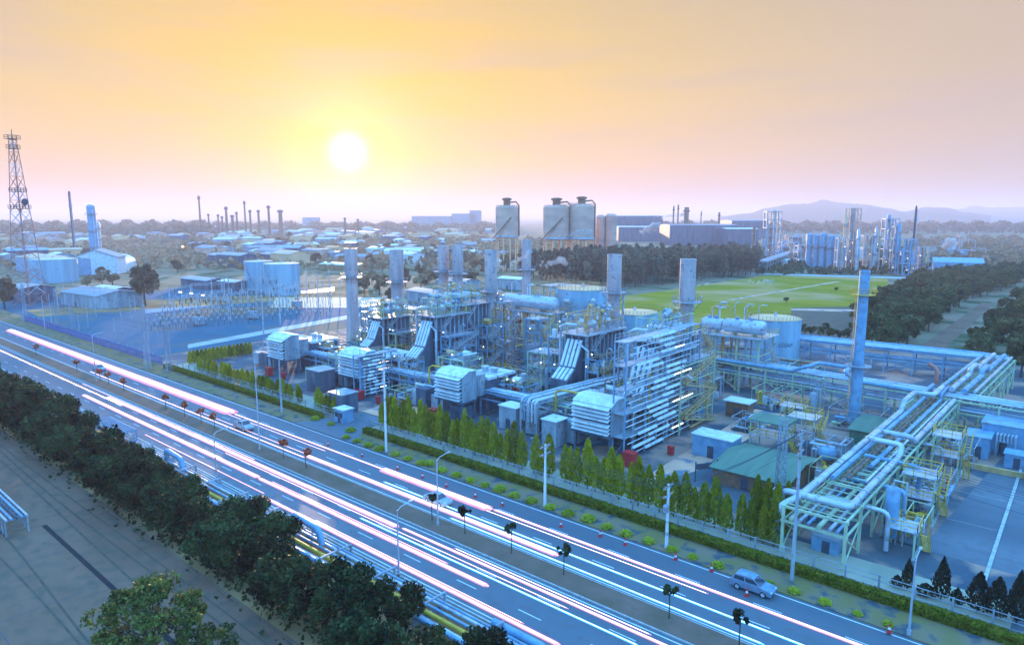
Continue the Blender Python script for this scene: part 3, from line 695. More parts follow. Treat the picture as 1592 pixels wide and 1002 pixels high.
while x < -26.0:
    if not any(a < x < c for a, c in gapx):
        i += 1; s = rnd.uniform(.82,1.12); s *= 1.0 if x < -50 else .95
        t = put_tree(CY[rnd.randrange(5)] if x < -39 else CD[rnd.randrange(3)], x, 80.9+rnd.uniform(-.35,.35), s, rnd.uniform(0,6), 'bright green columnar cypress behind the fence, %s from the gate drive' % nth(i), 'cypress', 'bright cypress row behind the fence', 'columnar_cypress', sz=s*rnd.uniform(.85,1.2))
    x += rnd.uniform(1.05,1.9)
for k, x in enumerate((-27.4,-28.8,-30.3,-26.6)):
    put_tree(CD[k % 3], x, 83+k*.4, .95, k, 'taller darker cypress in the clump at the pipe bridge end, %s of four' % nth(k+1), 'cypress', 'cypress clump at the row end', 'columnar_cypress', sz=1.2)
x = -177; i = 0
while x < -116:
    i += 1; s = rnd.uniform(.75,1.0)
    put_tree(CY[rnd.randrange(5)], x, 80.0+rnd.uniform(-.6,.6), s, rnd.uniform(0,6), 'small cypress on the switchyard side of the gate, %s from the far end' % nth(i), 'cypress', 'cypresses on the switchyard side of the gate', 'columnar_cypress', sz=s*.72)
    x += rnd.uniform(1.2,2.0) if x < -135 else (rnd.uniform(1.2,2.2) if rnd.random() < .8 else 6)
for k in range(16):
    px = 296+k*6.2; q = G(px, 566-k*1.0); 
    put_tree(CY[k % 5], q[0], q[1], .85, k, 'cypress at the switchyard corner of the plant, %s of its line' % nth(k+1), 'cypress', 'cypress line at the switchyard corner', 'columnar_cypress', sz=.62)
CF = [(cyp_mesh(450+i, .95, 4.6, 1300, M['leaf_conifer'], .26, 1.2), stem) for i in range(3)]
for k, (px, pb, pt, lab) in enumerate([(1393,922,893,'small dark conifer beside the lamp post'),(1409,925,868,'slender dark conifer left of the lamp post'),(1438,935,906,'squat dark shrubby conifer right of the lamp post'),(1461,943,866,'leaning pointed dark conifer in the right yard row'),(1487,940,913,'short low conifer between two tall dark ones'),(1517,968,889,'broad dark conifer with a bare stem'),(1546,976,897,'rounded dark conifer second from the frame edge'),(1577,990,888,'tall dark conifer at the frame edge')]):
    y = 80.4; q = G(px, pb); x = q[0]*y/q[1]; h = ZT((x,y), pt)
    wide = 1.35 if k in (2,5,6) else .9
    t = put_tree(CF[k % 3], x, y, wide*max(.7,h/5), k, lab, 'conifer', 'dark conifers of the right yard', 'dark_conifer', sz=h/4.6)
# ================================================================ power plant
def stack(px, pb, pt, pw, label, pos=None, plat=.30, upper=1.06, side_pipe=False, lean=0):
    x, y = pos if pos else G(px, pb)
    h = ZT((x,y), pt); d = -sin(YAW)*x + cos(YAW)*y; r = pw*d/FPX/2
    t = thing('exhaust_stack', label, 'chimney', (x,y,0), YAW, 'exhaust stacks of the power plant')
    zp = h*(1-plat)
    MB().lathe([(r*1.12,0),(r*1.1,h*.18),(r*.96,h*.24),(r*.94,zp)], n=28).build('shaft', M['stack'], t)
    u = MB(); u.lathe([(r*.94,zp),(r*upper,zp+.5),(r*upper,h),(r*upper*.93,h),(r*upper*.93,h-1.2),(.1,h-1.25)], n=28)
    for z in (zp+.6,(zp+h)/2,h-.25): u.lathe([(r*upper,z-.1),(r*upper+.08,z-.05),(r*upper+.08,z+.05),(r*upper,z+.1)], n=28, caps=False)
    u.build('upper_section', M['stack'], t)
    for k, (zz, ro) in enumerate(((zp-.2, 1.5),) if side_pipe == 0 else ((zp-.2,1.5),(h*.42,1.2))):
        p = MB(); R = r+ro; n = 18
        p.lathe([(r*.95,zz),(R,zz),(R,zz+.12),(r*.95,zz+.12)], n=n, caps=False)
        p.rail([(R*cos(2*pi*i/n),R*sin(2*pi*i/n),zz+.1) for i in range(n)], 1.1, .07, 2, True)
        for i in range(0, n, 2):
            a = 2*pi*i/n; p.bar((R*.97*cos(a),R*.97*sin(a),zz),(r*.95*cos(a),r*.95*sin(a),zz-1.9),.1)
        p.build('platform', M['steelpaint'], t)
    l = MB(); l.ladder(-.25,-r-.35, 1, zp-.2)
    for z in range(3, int(zp), 2): l.bar((0,-r-.35,z),(0,-r+.1,z),.05)
    l.build('ladder', M['galv'], t)
    if side_pipe: MB().tube([(r+.7,0,.5),(r+.7,0,zp-1),(r+.2,0,zp-.6)], .22, 10).build('side_pipe', M['galv'], t)
    return t, (x,y,h,r)
stack(550,535,386,19,'leftmost exhaust stack, rising above the added slat tower', pos=G(550,530), plat=.30)
stack(619,545,388,20,'exhaust stack right of the leftmost one, with a platform under its cap', pos=G(620,540), plat=.32)
stack(690,560,381,16.5,'left one of the close pair of exhaust stacks behind the ribbed boiler', pos=G(691,545), plat=.24)
stack(712,570,380,16.5,'right one of the close pair of exhaust stacks behind the ribbed boiler', pos=G(713,548), plat=.26)
stack(760,585,388,18,'exhaust stack standing at the right corner of the ribbed boiler', pos=G(764,572), plat=.34, side_pipe=True)
stack(818,560,372,14,'exhaust stack behind the elevated drum, its lower half hidden', pos=G(818,535), plat=.28)
stack(953,620,395,21,'exhaust stack before the big cream topped tank, with two platforms', pos=G(951,606), plat=.27, side_pipe=True)
stack(1064,660,402,23,'tallest looking exhaust stack at the right, beside the added slat tower', pos=G(1061,640), plat=.27)
# lone chimney by the pipe bridge
x, y = G(1326,664); h = ZT((x,y),420); d = DEP(x,y); 
t = thing('lone_chimney','lone slim blue grey chimney standing amid the pipe bridges','chimney',(x,y,0),YAW)
r = 7.6*d/FPX
MB().lathe([(r*1.25,0),(r*1.2,h*.3),(r*1.05,h*.5),(r,h),(r*.85,h),(r*.85,h-1)], n=28).build('shaft', M['pipeblue'], t)
b = MB(); b.lathe([(r,h-4.6),(r+1.2,h-4.6),(r+1.2,h-4.5),(r,h-4.5)], n=20, caps=False); b.rail([((r+1.15)*cos(2*pi*i/16),(r+1.15)*sin(2*pi*i/16),h-4.5) for i in range(16)],1.1,.06,3,True); b.build('platform', M['yellow'], t)
b = MB(); b.lathe([(r*1.2,h*.40),(r+1.5,h*.40),(r+1.5,h*.405),(r*1.2,h*.405)], n=20, caps=False); b.rail([((r+1.4)*cos(2*pi*i/16),(r+1.4)*sin(2*pi*i/16),h*.405) for i in range(16)],1.1,.06,3,True); b.build('platform', M['steelpaint'], t)
b = MB(); b.ladder(-r-.45,-.2,1,h-4.6,0,.4); b.build('ladder', M['tan'], t)
for z in (h-.3, h-2.2): MB().lathe([(r*1.0,z-.12),(r*1.06,z-.08),(r*1.06,z+.08),(r*1.0,z+.12)], n=28, caps=False).build('band', M['steelpaint'], t)

# ---------------------------------------------------------------- gas turbine air intakes
def intake(x, y, w, dp, z0, z1, label, legs=True, rows=7):
    t = thing('air_intake', label, 'air intake', (x,y,0), 0, 'louvred turbine air intakes')
    h = z1-z0
    b = MB(); b.prismx([(0,z0),(dp,z0),(dp,z1-.1),(dp*.45,z1),(0,z1-.9)], 0, w)
    for i in range(1, int(dp/.6)): b.bx(w, w+.04, i*.6-.04, i*.6+.04, z0+.1, z1-.5)
    b.build('housing', M['steelpaint'], t)
    rf = MB(); rf.add([(-.15,-.15,z1-.85),(w+.15,-.15,z1-.85),(w+.15,dp*.45,z1+.08),(-.15,dp*.45,z1+.08),(w+.15,dp+.1,z1),(-.15,dp+.1,z1),(-.15,-.15,z1-1.0),(w+.15,-.15,z1-1.0),(-.15,dp*.45,z1-.05),(w+.15,dp*.45,z1-.05),(w+.15,dp+.1,z1-.12),(-.15,dp+.1,z1-.12)],
        [(0,1,2,3),(3,2,4,5),(6,7,1,0),(1,7,9,2),(2,9,10,4),(0,3,8,6),(3,5,11,8),(4,10,11,5)])
    rf.build('roof', M['white'], t)
    lv = MB(); n = rows; gap = .45
    for i in range(n):
        zz = z0+.25+(h-1.4)*(i+.5)/n + (gap*.5 if i >= n//2 else -gap*.2)
        s = (h-1.4)/n
        lv.prismx([(0,zz+s*.42),(-.85,zz-s*.2),(-.85,zz-s*.32),(0,zz+s*.28)], .08, w-.08)
    lv.build('louvre', M['white'], t)
    MB().bx(.1,w-.1,-.03,-.005,z0+.2,z1-1.1).build('filter_screen', M['dark'], t)
    if legs:
        for lx in (.3, w-.3):
            for ly in (.3, dp-.3): MB().bx(lx-.2,lx+.2,ly-.2,ly+.2,0,z0).build('leg', M['blue'], t)
        br = MB(); br.bar((.3,.3,.3),(w-.3,.3,z0-.2),.12); br.bar((.3,dp-.3,z0-.2),(w-.3,dp-.3,.3),.12); br.bx(-.2,w+.2,-.3,dp+.2,z0-.35,z0)
        br.build('bracing', M['blue'], t)
    return t
UN = [(-162.3,91.8,7.6,4.2,4.0,10.2,'leftmost louvred intake, next to the switchyard road'),
      (-131.5,92.0,8.0,4.0,4.0,10.0,'louvred intake behind the added slats, second from the switchyard'),
      (-99.2,92.3,7.2,4.0,4.1,10.0,'louvred intake on legs beside the red cabinet, with the cypress row before it'),
      (-66.1,93.4,7.6,4.0,4.0,10.0,'rightmost louvred intake, nearest the added slat tower')]
ANC = ['by the switchyard road','behind the added slats','beside the red cabinet on legs','nearest the added slat tower']
for k, (x,y,w,dp,z0,z1,lab) in enumerate(UN):
    intake(x,y,w,dp,z0,z1,lab)
    # duct and turbine enclosure behind
    t = thing('turbine_enclosure','long panelled turbine enclosure behind the intake %s' % ANC[k],'turbine enclosure',(x+.6,y+dp+.15,0),0,'turbine enclosures')
    b = MB(); b.bx(.4,6.0,0,3.2,4.2,8.6)
    for i in range(5): b.bx(6.0,6.05,.3+i*.6,.38+i*.6,4.4,8.4)
    b.build('intake_duct', M['steelpaint'], t)
    b = MB(); b.bx(0,6.4,3.2,12.5,.6,7.2)
    for i in range(10): b.bx(6.4,6.46,3.6+i*.9,3.7+i*.9,.8,7.0); b.bx(-.06,0,3.6+i*.9,3.7+i*.9,.8,7.0)
    b.build('enclosure', M['blue'], t)
    b = MB()
    for i in range(3): b.bx(-.2,6.6,3.5+i*3.0,6.1+i*3.0,7.2,7.75)
    b.build('roof_panel', M['white'], t)
    for i in range(2):
        MB().lathe([(.7,7.75),(.7,8.5),(.95,8.6),(.95,8.8),(.2,9.0)], (1.8+i*2.6,7.8), 16).build('roof_fan', M['galv'], t)
    b = MB(); b.rail([(-.2,3.2,7.7),(-.2,12.5,7.7),(6.6,12.5,7.7)],1.0,.06); b.build('roof_rail', M['yellow'], t)
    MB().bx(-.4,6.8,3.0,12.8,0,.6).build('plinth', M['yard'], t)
    # auxiliary skid between the units
    t = thing('auxiliary_module','ducts and small cabinets left of the intake %s' % ANC[k],'plant module',(x-12,y+1.5,0),0,'auxiliary modules')
    rn = random.Random(k+50)
    for i in range(3): 
        w_ = rn.uniform(2.4,3.6); q = MB().bx(0,w_,0,2.8,.3,rn.uniform(3.2,4.4)); q.build('cabinet', M['steelpaint'] if i != 1 else M['blue'], t, (i*3.9,rn.uniform(-.5,.8),0))
    for i in range(7):
        y0 = rn.uniform(4,16); z = rn.uniform(3.5,7); x0 = rn.uniform(-1,2); x1 = x0+rn.uniform(5,10)
        MB().tube([(x0,y0,0),(x0,y0,z),(x1,y0,z),(x1,y0+rn.uniform(1,4),z),(x1,y0+4,0)], rn.choice([.16,.22,.3,.4]), 9).build('duct', M[rn.choice(['galv','galv','pipeblue','white'])], t)
    for i in range(5):
        b = MB().bx(0,rn.uniform(1.5,3.5),0,rn.uniform(1.5,3),rn.uniform(3.2,4),rn.uniform(4.6,6)); 
        o = b.build('box', M[rn.choice(['white','steelpaint','galv'])], t, (rn.uniform(0,9),rn.uniform(4,15),0))
    b = MB()
    for i in range(4):
        for j in range(3): b.bx(-1+i*3.6,-.8+i*3.6,4+j*5,4.2+j*5,0,5.6)
        b.bar((-.9+i*3.6,4,5.5),(-.9+i*3.6,14.2,5.5),.22)
    for j in range(3): b.bar((-1,4.1+j*5,5.5),(10,4.1+j*5,5.5),.22)
    b.rail([(-1,4,5.6),(10,4,5.6),(10,14,5.6),(-1,14,5.6)],1.1,.06,1.8,True)
    b.build('frame', M['green' if k % 2 else 'steelpaint'], t)
    MB().tube([(4.5,3.4,4.6),(4.5,3.4,8.3),(5.6,3.4,8.8),(9.5,3.6,8.8)], .2, 8).build('yellow_pipe', M['yellow'], t)

# ---------------------------------------------------------------- heat recovery boilers
def boiler(x, y, w, dp, h, label, hood=True, hx=0, mat_='blue', seed=1, platforms=True, hoody=-5.5):
    t = thing('recovery_boiler', label, 'boiler', (x,y,0), 0, 'heat recovery boilers')
    rn = random.Random(seed)
    b = MB(); b.bx(0,w,0,dp,0,h)
    b.build('casing', M[mat_], t)
    b = MB(); nx = int(w/1.5); ny = int(dp/1.5)
    for i in range(nx+1): 
        xx = w*i/nx; b.bx(xx-.14,xx+.14,-.35,0,0,h)
    for i in range(ny+1):
        yy = dp*i/ny; b.bx(w,w+.35,yy-.14,yy+.14,0,h); b.bx(-.35,0,yy-.14,yy+.14,0,h)
    for z in (h*.33,h*.66,h-.2): b.bx(-.4,w+.4,-.42,dp+.1,z-.12,z+.12)
    b.build('stiffener', M['steelpaint'], t)
    if hood:
        b = MB(); hw = w*.78; x0 = (w-hw)/2+hx; H = h*.92
        b.prismx([(hoody,h*.28),(hoody,h*.42),(hoody*.52,h*.56),(-.36,H),(-.36,h*.15),(hoody*.5,h*.2)], x0, x0+hw)
        b.build('inlet_hood', M['blue'], t)
        b = MB()
        for i in range(4):
            xx = x0+hw*(i+.5)/4
            for (ya,za),(yb,zb) in (((hoody*.5,h*.575),(-.4,H)),((hoody,h*.43),(hoody*.56,h*.555))):
                b.bar((xx,ya,za+.12),(xx,yb,zb+.12),hw*.16,.4)
        b.build('hood_rib', M['white'], t)
    if platforms:
        b = MB(); b.bx(-1.2,w+1.2,-1.2,dp+.6,h,h+.15); b.build('deck', M['galv'], t)
        b = MB(); b.rail([(-1.1,-1.1,h+.15),(w+1.1,-1.1,h+.15),(w+1.1,dp+.5,h+.15),(-1.1,dp+.5,h+.15)],1.1,.08,2,True); b.build('deck_rail', M['yellow' if seed % 2 else 'galv'], t)
        for i in range(2):
            yy = dp*(.3+.4*i); MB().tube([(.4,yy,h+1.8),(.8,yy,h+1.8),(w-.8,yy,h+1.8),(w-.4,yy,h+1.8)],[.4,.9,.9,.4],16).build('steam_drum', M['galv'], t)
        for i in range(16):
            xx, yy = rn.uniform(.3,w-.3), rn.uniform(.5,dp-.5); z = h+rn.uniform(2.5,5)
            MB().tube([(xx,yy,h),(xx,yy,z),(xx+.5,yy-.2,z+.5),(xx+1.2,yy-.3,z+.2)], rn.choice([.12,.2,.35]), 8).build('vent_pipe', M[rn.choice(['galv','tan','galv','pipeblue'])], t)
        b = MB()
        for cx_ in (0,w*.5,w):
            for cy_ in (.2,dp*.5,dp-.2): b.bar((cx_,cy_,h),(cx_,cy_,h+4.2),.18)
        for z in (h+2.2,h+4.2):
            for cx_ in (0,w*.5,w): b.bar((cx_,.2,z),(cx_,dp-.2,z),.16)
            for cy_ in (.2,dp*.5,dp-.2): b.bar((0,cy_,z),(w,cy_,z),.16)
        b.bar((0,.2,h),(w*.5,.2,h+4.2),.12).bar((w,.2,h),(w*.5,.2,h+4.2),.12)
        b.build('top_frame', M['green' if seed % 2 else 'tan'], t)
    MB().tube([(-.9,-.8,1),(-.9,-.8,h+1.4),(.2,-.6,h+2),(w*.5,.3,h+2)], .3, 10).build('riser_pipe', M['galv'], t)
    MB().tube([(w+.9,-.8,h*.2),(w+.9,-.8,h*.8),(w*.7,-.9,h*.9)], .28, 10).build('riser_pipe', M['galv'], t)
    b = MB(); 
    for k in range(5):
        z0 = h*k/5; z1 = h*(k+1)/5; ya, yb = (1,4.5) if k % 2 == 0 else (4.5,1)
        b.stairs((w+1.1,ya,z0+.2),(w+1.1,yb,z1)); b.bx(w+.4,w+1.8,yb-.5,yb+.5,z1-.05,z1+.05)
    b.build('stairway', M['galv'], t)
    return t
boiler(-65.8,113.0,5.6,13,17.0,'tall blue boiler with white ribbed hood beside the added slat tower', seed=1, hoody=-6)
boiler(-85.4,117.5,5.4,14,15.5,'blue boiler with ribbed hood before the cream topped tank', seed=2, hoody=-6)
boiler(-124.0,110.8,5.0,10.5,16.5,'boiler with ribbed hood joined to the wide ribbed block', seed=3, hoody=-6)
boiler(-131.5,121.5,10.5,10.5,18.0,'wide dark ribbed boiler block at the centre of the plant', hood=False, seed=4, hoody=-5)
boiler(-150.0,116.0,4.6,9,13.0,'smallest boiler with ribbed hood beside the second exhaust stack', seed=5, hoody=-5)
# casings low around the boilers
def cabin(name, label, cat, x, y, w, dp, h, wall, roof, rz=0, door=True, gable=0.0, z0=0.0, group=None, over=.2, win=0):
    t = thing(name, label, cat, (x,y,z0), rz, group)
    b = MB()
    if gable: b.prismx([(0,0),(dp,0),(dp,h),(dp/2,h+gable),(0,h)], 0, w)
    else: b.bx(0,w,0,dp,0,h)
    b.build('wall', M[wall], t)
    b = MB()
    if gable:
        o = over; k = gable/(dp/2)
        b.prismx([(-o,h-o*k+.02),(dp/2,h+gable+.02),(dp+o,h-o*k+.02),(dp+o,h-o*k+.14),(dp/2,h+gable+.14),(-o,h-o*k+.14)], -o, w+o)
    else: b.bx(-over,w+over,-over,dp+over,h,h+.18)
    b.build('roof', M[roof], t)
    if door: MB().bx(w*.4,w*.4+min(1.1,w*.3),-.05,0,0,min(2.1,h*.8)).build('door', M['dark'], t)
    for i in range(win):
        xx = w*(i+.5)/win; MB().bx(xx-.45,xx+.45,-.04,0,h*.45,h*.8).build('window', M['glass'], t)
    return t
for nm, lab, cat, px, py, w, dp, h, wl, rf in [
    ('equipment_cabin','pale blue cabin between the inner road and the added slat tower','cabin',1075,705,7.0,4.0,3.6,'pipeblue','white'),
    ('equipment_cabin','small cabin behind the pale blue one, under the stack','cabin',1062,650,3.2,3.2,3.4,'pipeblue','steelpaint'),
    ('equipment_cabin','grey cabinet house left of the rightmost louvred intake','cabin',842,690,3.2,3.4,4.6,'steelpaint','white'),
    ('equipment_cabin','grey cabinet house right of the intake on legs','cabin',776,664,4.2,3.4,4.4,'steelpaint','white'),
    ('equipment_cabin','dark blue cabinet house at the plant gate','cabin',512,640,4.5,4.0,4.2,'blue','steelpaint'),
    ('equipment_cabin','blue cabinet house behind the red cabinet on legs','cabin',700,650,3.6,2.6,2.8,'blue','blue'),
    ('equipment_cabin','blue walled plant room under the leftmost louvred intake','cabin',478,606,5.0,4.4,5.0,'blue','steelpaint'),
    ('guard_house','small blue guard house with a flat roof at the gate','guard house',520,655,3.0,2.4,2.7,'pipeblue','white')]:
    x, y = G(px, py); cabin(nm, lab, cat, x, y, w, dp, h, wl, rf, win=2 if 'guard' in nm else 0)
# sheds and cabins
x, y = G(1118,755); 
t = cabin('green_roofed_shed','broad low shed with a flat sea green roof by the inner road','shed',-41.5,95.5,11.0,13.5,2.5,'rust','greenroof',gable=1.0,over=.5)
cabin('green_roofed_shed','small shed with a sea green roof beside the lone chimney','shed',-30.5,127.5,6.5,11,3.0,'greenroof','greenroof',gable=.5,over=.4)
cabin('green_roofed_shed','green roofed shelter behind the elevated drum, near the centre','shed',*G(842,560),7.5,5,4.2,'steelpaint','greenroof',over=.3)
x, y = G(1150,650); cabin('pale_roofed_hut','small hut with a pale pink flat roof behind the blue cabin','hut',x-3,y,4.5,3.2,3.2,'rust','roofwhite',over=.5)
# red cabinets
def redbox(px, py, w, h, lab):
    x, y = G(px, py); t = thing('fire_cabinet', lab, 'cabinet', (x-w/2,y,0), 0, 'red fire cabinets')
    MB().bx(0,w,0,w*.8,.2,h).build('body', M['red'], t); MB().bx(-.06,w+.06,-.06,w*.8+.06,h,h+.1).build('lid', M['red'], t)
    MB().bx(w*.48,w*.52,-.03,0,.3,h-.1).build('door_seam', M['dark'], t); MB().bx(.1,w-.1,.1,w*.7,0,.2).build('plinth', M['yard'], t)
redbox(670,655,2.0,2.4,'red cabinet under the louvred intake on legs')
redbox(975,727,2.0,2.4,'largest red cabinet at the foot of the added slat tower')
redbox(1041,708,.95,1.5,'little red cabinet on the kerb of the inner road')
redbox(547,622,3.0,1.9,'low wide red cabinet near the plant gate')
redbox(586,628,.9,1.6,'red cabinet behind the first cypress of the row')
redbox(415,585,1.6,2.2,'red cabinet below the leftmost louvred intake')
redbox(437,590,1.3,1.7,'small red cabinet right of its larger twin near the switchyard')
redbox(1212,817,1.3,2.2,'red cabinet at the foot of the pipe bridge by the cypress clump')
redbox(1463,764,1.3,1.7,'red cabinet on the edge of the right paved yard')
# made-up slatted towers with glowing tubes, standing in for overlaid light streaks
def overlay_tower(x, y, ln, h, step, label, seed, cols=4, dp=2.2):
    "added tower whose pale slats and glowing tubes imitate overlaid light streaks, facing +X"
    t = thing('overlay_tower', label, 'added tower', (x,y,0), pi/2); rn = random.Random(seed)
    for i in range(cols+1):
        for yy in (0, dp): MB().bx(-.11,.11,-.11,.11,0,h).build('column', M['pipeblue'], t, (ln*i/cols, yy, 0))
    b = MB(); n = int(h/3.4)
    for k in range(1, n+1):
        z = h*k/n
        for yy in (0,dp): b.bar((0,yy,z),(ln,yy,z),.18)
        for i in range(cols+1): b.bar((ln*i/cols,0,z),(ln*i/cols,dp,z),.16)
        for i in range(cols):
            if (i+k) % 2: b.bar((ln*i/cols,dp,z-h/n),(ln*(i+1)/cols,dp,z),.11)
    b.build('beam', M['steelpaint'], t)
    for k in range(1, n+1):
        MB().bx(-.2,ln+.2,.15,dp-.15,h*k/n-.05,h*k/n+.05).build('deck', M['galv'], t)
        r = MB(); r.rail([(0,dp,h*k/n),(ln,dp,h*k/n)],1.1,.06,1.8); r.build('deck_rail', M['yellow'] if k % 3 == 0 else M['galv'], t)
    z = .9; q = 0
    while z < h:
        f0 = rn.uniform(0,.12); f1 = 1-rn.uniform(0,.25)
        MB().tube([(ln*f0,-.2,z),(ln*f1,-.2,z)], .09, 8).build('slat_pipe', M['white'], t)
        a_ = rn.uniform(.08,.5); w_ = rn.uniform(.14,.30)
        sp_ = MB(); sp_.prismx([(-.5,z-.12),(-.22,z+.28),(-.16,z+.22),(-.44,z-.18)], ln*a_, ln*min(.98,a_+w_)); sp_.build('slat', M['white'], t)
        if q % 5 == 1: MB().bar((ln*.6,-.32,z+.1),(ln*rn.uniform(.7,.92),-.32,z+.1),.12,.16).build('streak_tube', M['glow_white'], t)  # glowing tubes imitate overlaid streaks, no lamps hang here
        z += step; q += 1
    for i in range(6):
        xx = rn.uniform(.5,ln-.5); MB().tube([(xx,dp*.5,0),(xx,dp*.5,h*rn.uniform(.6,1.05))], rn.choice([.14,.22,.3]), 9).build('riser', M[rn.choice(['galv','pipeblue','galv','tan'])], t)
    return t
overlay_tower(-56.4,94.2,27,20,1.0,'tall slatted tower added for overlaid light streaks beside the rightmost stack',3)
overlay_tower(-157,119,9,15,.9,'narrow slatted tower added for overlaid light streaks under the leftmost stack',4,2)
overlay_tower(-122.0,90.4,9,9.5,.8,'low slatted bank added for overlaid light streaks at the intake second from the switchyard',6,2)
def gallery(x, y, w, dp, h, lv, label, seed):
    "open pipe gallery: columns, floors, rails and a thicket of pipes"
    t = thing('pipe_gallery', label, 'pipe gallery', (x,y,0), 0, 'pipe galleries among the boilers'); rn = random.Random(seed)
    nx = max(1, round(w/4)); cm = rn.choice(['green','steelpaint','green','pipeblue'])
    for i in range(nx+1):
        for yy in (0,dp): MB().bx(-.14,.14,-.14,.14,0,h).build('column', M[cm], t, (w*i/nx,yy,0))
    b = MB()
    for k in range(1,lv+1):
        z = h*k/lv
        for yy in (0,dp): b.bar((0,yy,z-.12),(w,yy,z-.12),.2)
        for i in range(nx+1): b.bar((w*i/nx,0,z-.12),(w*i/nx,dp,z-.12),.2)
        for i in range(nx):
            if (i+k) % 2 == 0: b.bar((w*i/nx,0,z-h/lv),(w*(i+1)/nx,0,z),.11); b.bar((w*(i+1)/nx,0,z-h/lv),(w*i/nx,0,z),.11)
    b.build('beam', M[cm], t)
    for k in range(1,lv+1):
        z = h*k/lv
        if rn.random() < .75: MB().bx(0,w*rn.uniform(.5,1),0,dp,z,z+.07).build('floor', M['galv'], t)
        r = MB(); r.rail([(0,0,z),(w,0,z),(w,dp,z)],1.1,.075,1.5); r.build('floor_rail', M[rn.choice(['yellow','galv','tan','galv'])], t)
    ms = ['galv','galv','white','pipeblue','tan','rust','steelpaint','tan']
    for i in range(int(8+w)):
        x0,y0 = rn.uniform(0,w),rn.uniform(-.6,dp+.3); x1,y1 = min(w,max(0,x0+rn.uniform(-5,5))),rn.uniform(-.6,dp); z0,z1 = rn.uniform(.5,h),rn.uniform(.5,h+2.5); r_ = rn.choice([.07,.1,.13,.18,.26,.36])
        P = rn.choice([[(x0,y0,0),(x0,y0,z1)],[(x0,y0,z0),(x1,y0,z0),(x1,y0,z1),(x1,y1,z1)],[(x0,y0,0),(x0,y0,z0),(x1,y0,z0)],[(x0,y0,z0),(x0,y0,z1),(x0+.6,y0,z1+.5),(x0+1.4,y0,z1+.2)]])
        MB().tube(P, r_, 8).build('pipe', M[rn.choice(ms)], t)
    for i in range(4):
        z = h*rn.randint(0,lv)/lv; k = MB()
        if i % 2: k.tube([(0,0,z+.9),(1.9,0,z+.9)],.6,14); k.bx(.3,.5,-.5,.5,z,z+.6); k.bx(1.4,1.6,-.5,.5,z,z+.6)
        else: k.bx(0,1.0,-.4,.4,z+.05,z+1.7)
        k.build('valve_unit', M[rn.choice(['white','galv','tan','steelpaint','red' if i == 0 and seed % 5 == 0 else 'galv'])], t, (rn.uniform(0,max(.5,w-2)),rn.uniform(.5,dp-.5),0))
    for i in range(2): MB().lathe([(.01,0),(.17,.15),(.01,.34)],n=8).build('lamp', M['glow_white'], t, (rn.uniform(0,w),-.3,h*rn.randint(1,lv)/lv+.9))  # bulbs added for white sparkle among the pipes
    s_ = MB(); z0 = 0
    for k in range(1,lv+1):
        z = h*k/lv; a_,c_ = ((w+.6,dp,z0),(w+.6,0,z)) if k % 2 else ((w+.6,0,z0),(w+.6,dp,z)); s_.stairs(a_,c_); z0 = z
    s_.build('stairway', M[rn.choice(['galv','galv','steelpaint','tan'])], t)
for k,(gx,gy,gw,gd,gh,lv,lab) in enumerate([(-59.5,113,3.5,14,13,4,'between the rightmost boiler and the added slatted tower'),(-74,126,8,6,10,3,'behind the rightmost boiler, left of its stack'),(-79.0,116,3,14,11,4,'on the right flank of the boiler before the big tank'),(-98,120,8,6,9.5,3,'left of the boiler before the big tank'),(-118.5,125,3,6,13,4,'right flank of the wide ribbed block'),(-117.5,111,3,9,12,4,'right flank of the boiler joined to the ribbed block'),(-133,118,8,6,11,3,'left of the boiler joined to the ribbed block'),(-133,134,9,6,14,4,'behind the ribbed boiler, under the close pair of stacks'),(-144.5,117,3,9,9,3,'right flank of the smallest boiler'),(-160,118,8,6,8,3,'between the two leftmost stacks'),(-93,104,7,5,6,2,'over the duct run before the boiler of the big tank'),(-68,102,9,4,8.5,3,'behind the rightmost intake, before its boiler'),(-126,101,9,4,7,3,'behind the intake with added slats'),(-158,102,10,4,6,2,'behind the leftmost intake'),(-108,143,9,5,12,4,'between ribbed block and big tank'),(-84,146,9,5,10,3,'between the stack with two platforms and the middle tank'),(-118,160,12,6,15,4,'behind the long grey drum'),(-150,130,9,6,9,3,'behind the second stack from the left'),(-205,168,14,5,6,2,'on the pale ground behind the leftmost stack'),(-228,176,12,6,5,2,'farthest from the road, beside the joined blue tanks'),(-182,160,12,5,7,2,'between leftmost and second stack, far behind'),(-172,178,14,6,6,2,'under the trees seen between the two left stacks'),(-150,165,10,6,7,2,'behind the close pair of stacks'),(-143,134,6,6,16,5,'just left of the close pair of stacks'),(-127,117.5,3.5,4,17,5,'at the left front corner of the wide ribbed block'),(-121,132.5,4,5,18,5,'at the back right corner of the wide ribbed block'),(-112,136,5,5,14,4,'between ribbed block and long grey drum'),(-90.5,118,4,12,14,4,'on the left flank of the boiler before the big tank'),(-90,133,6,5,16,5,'wrapped round the stack with two platforms'),(-70,114,4,10,15,5,'on the left flank of the rightmost boiler'),(-66,128,6,5,17,5,'wrapped round the foot of the rightmost stack'),(-167,125,7,6,12,4,'left of the smallest boiler'),(-111,104,8,6,9,3,'right of the intake on legs, before the ribbed block')]):
    gallery(gx,gy,gw,gd,gh,lv,'open pipe gallery '+lab,k+200)

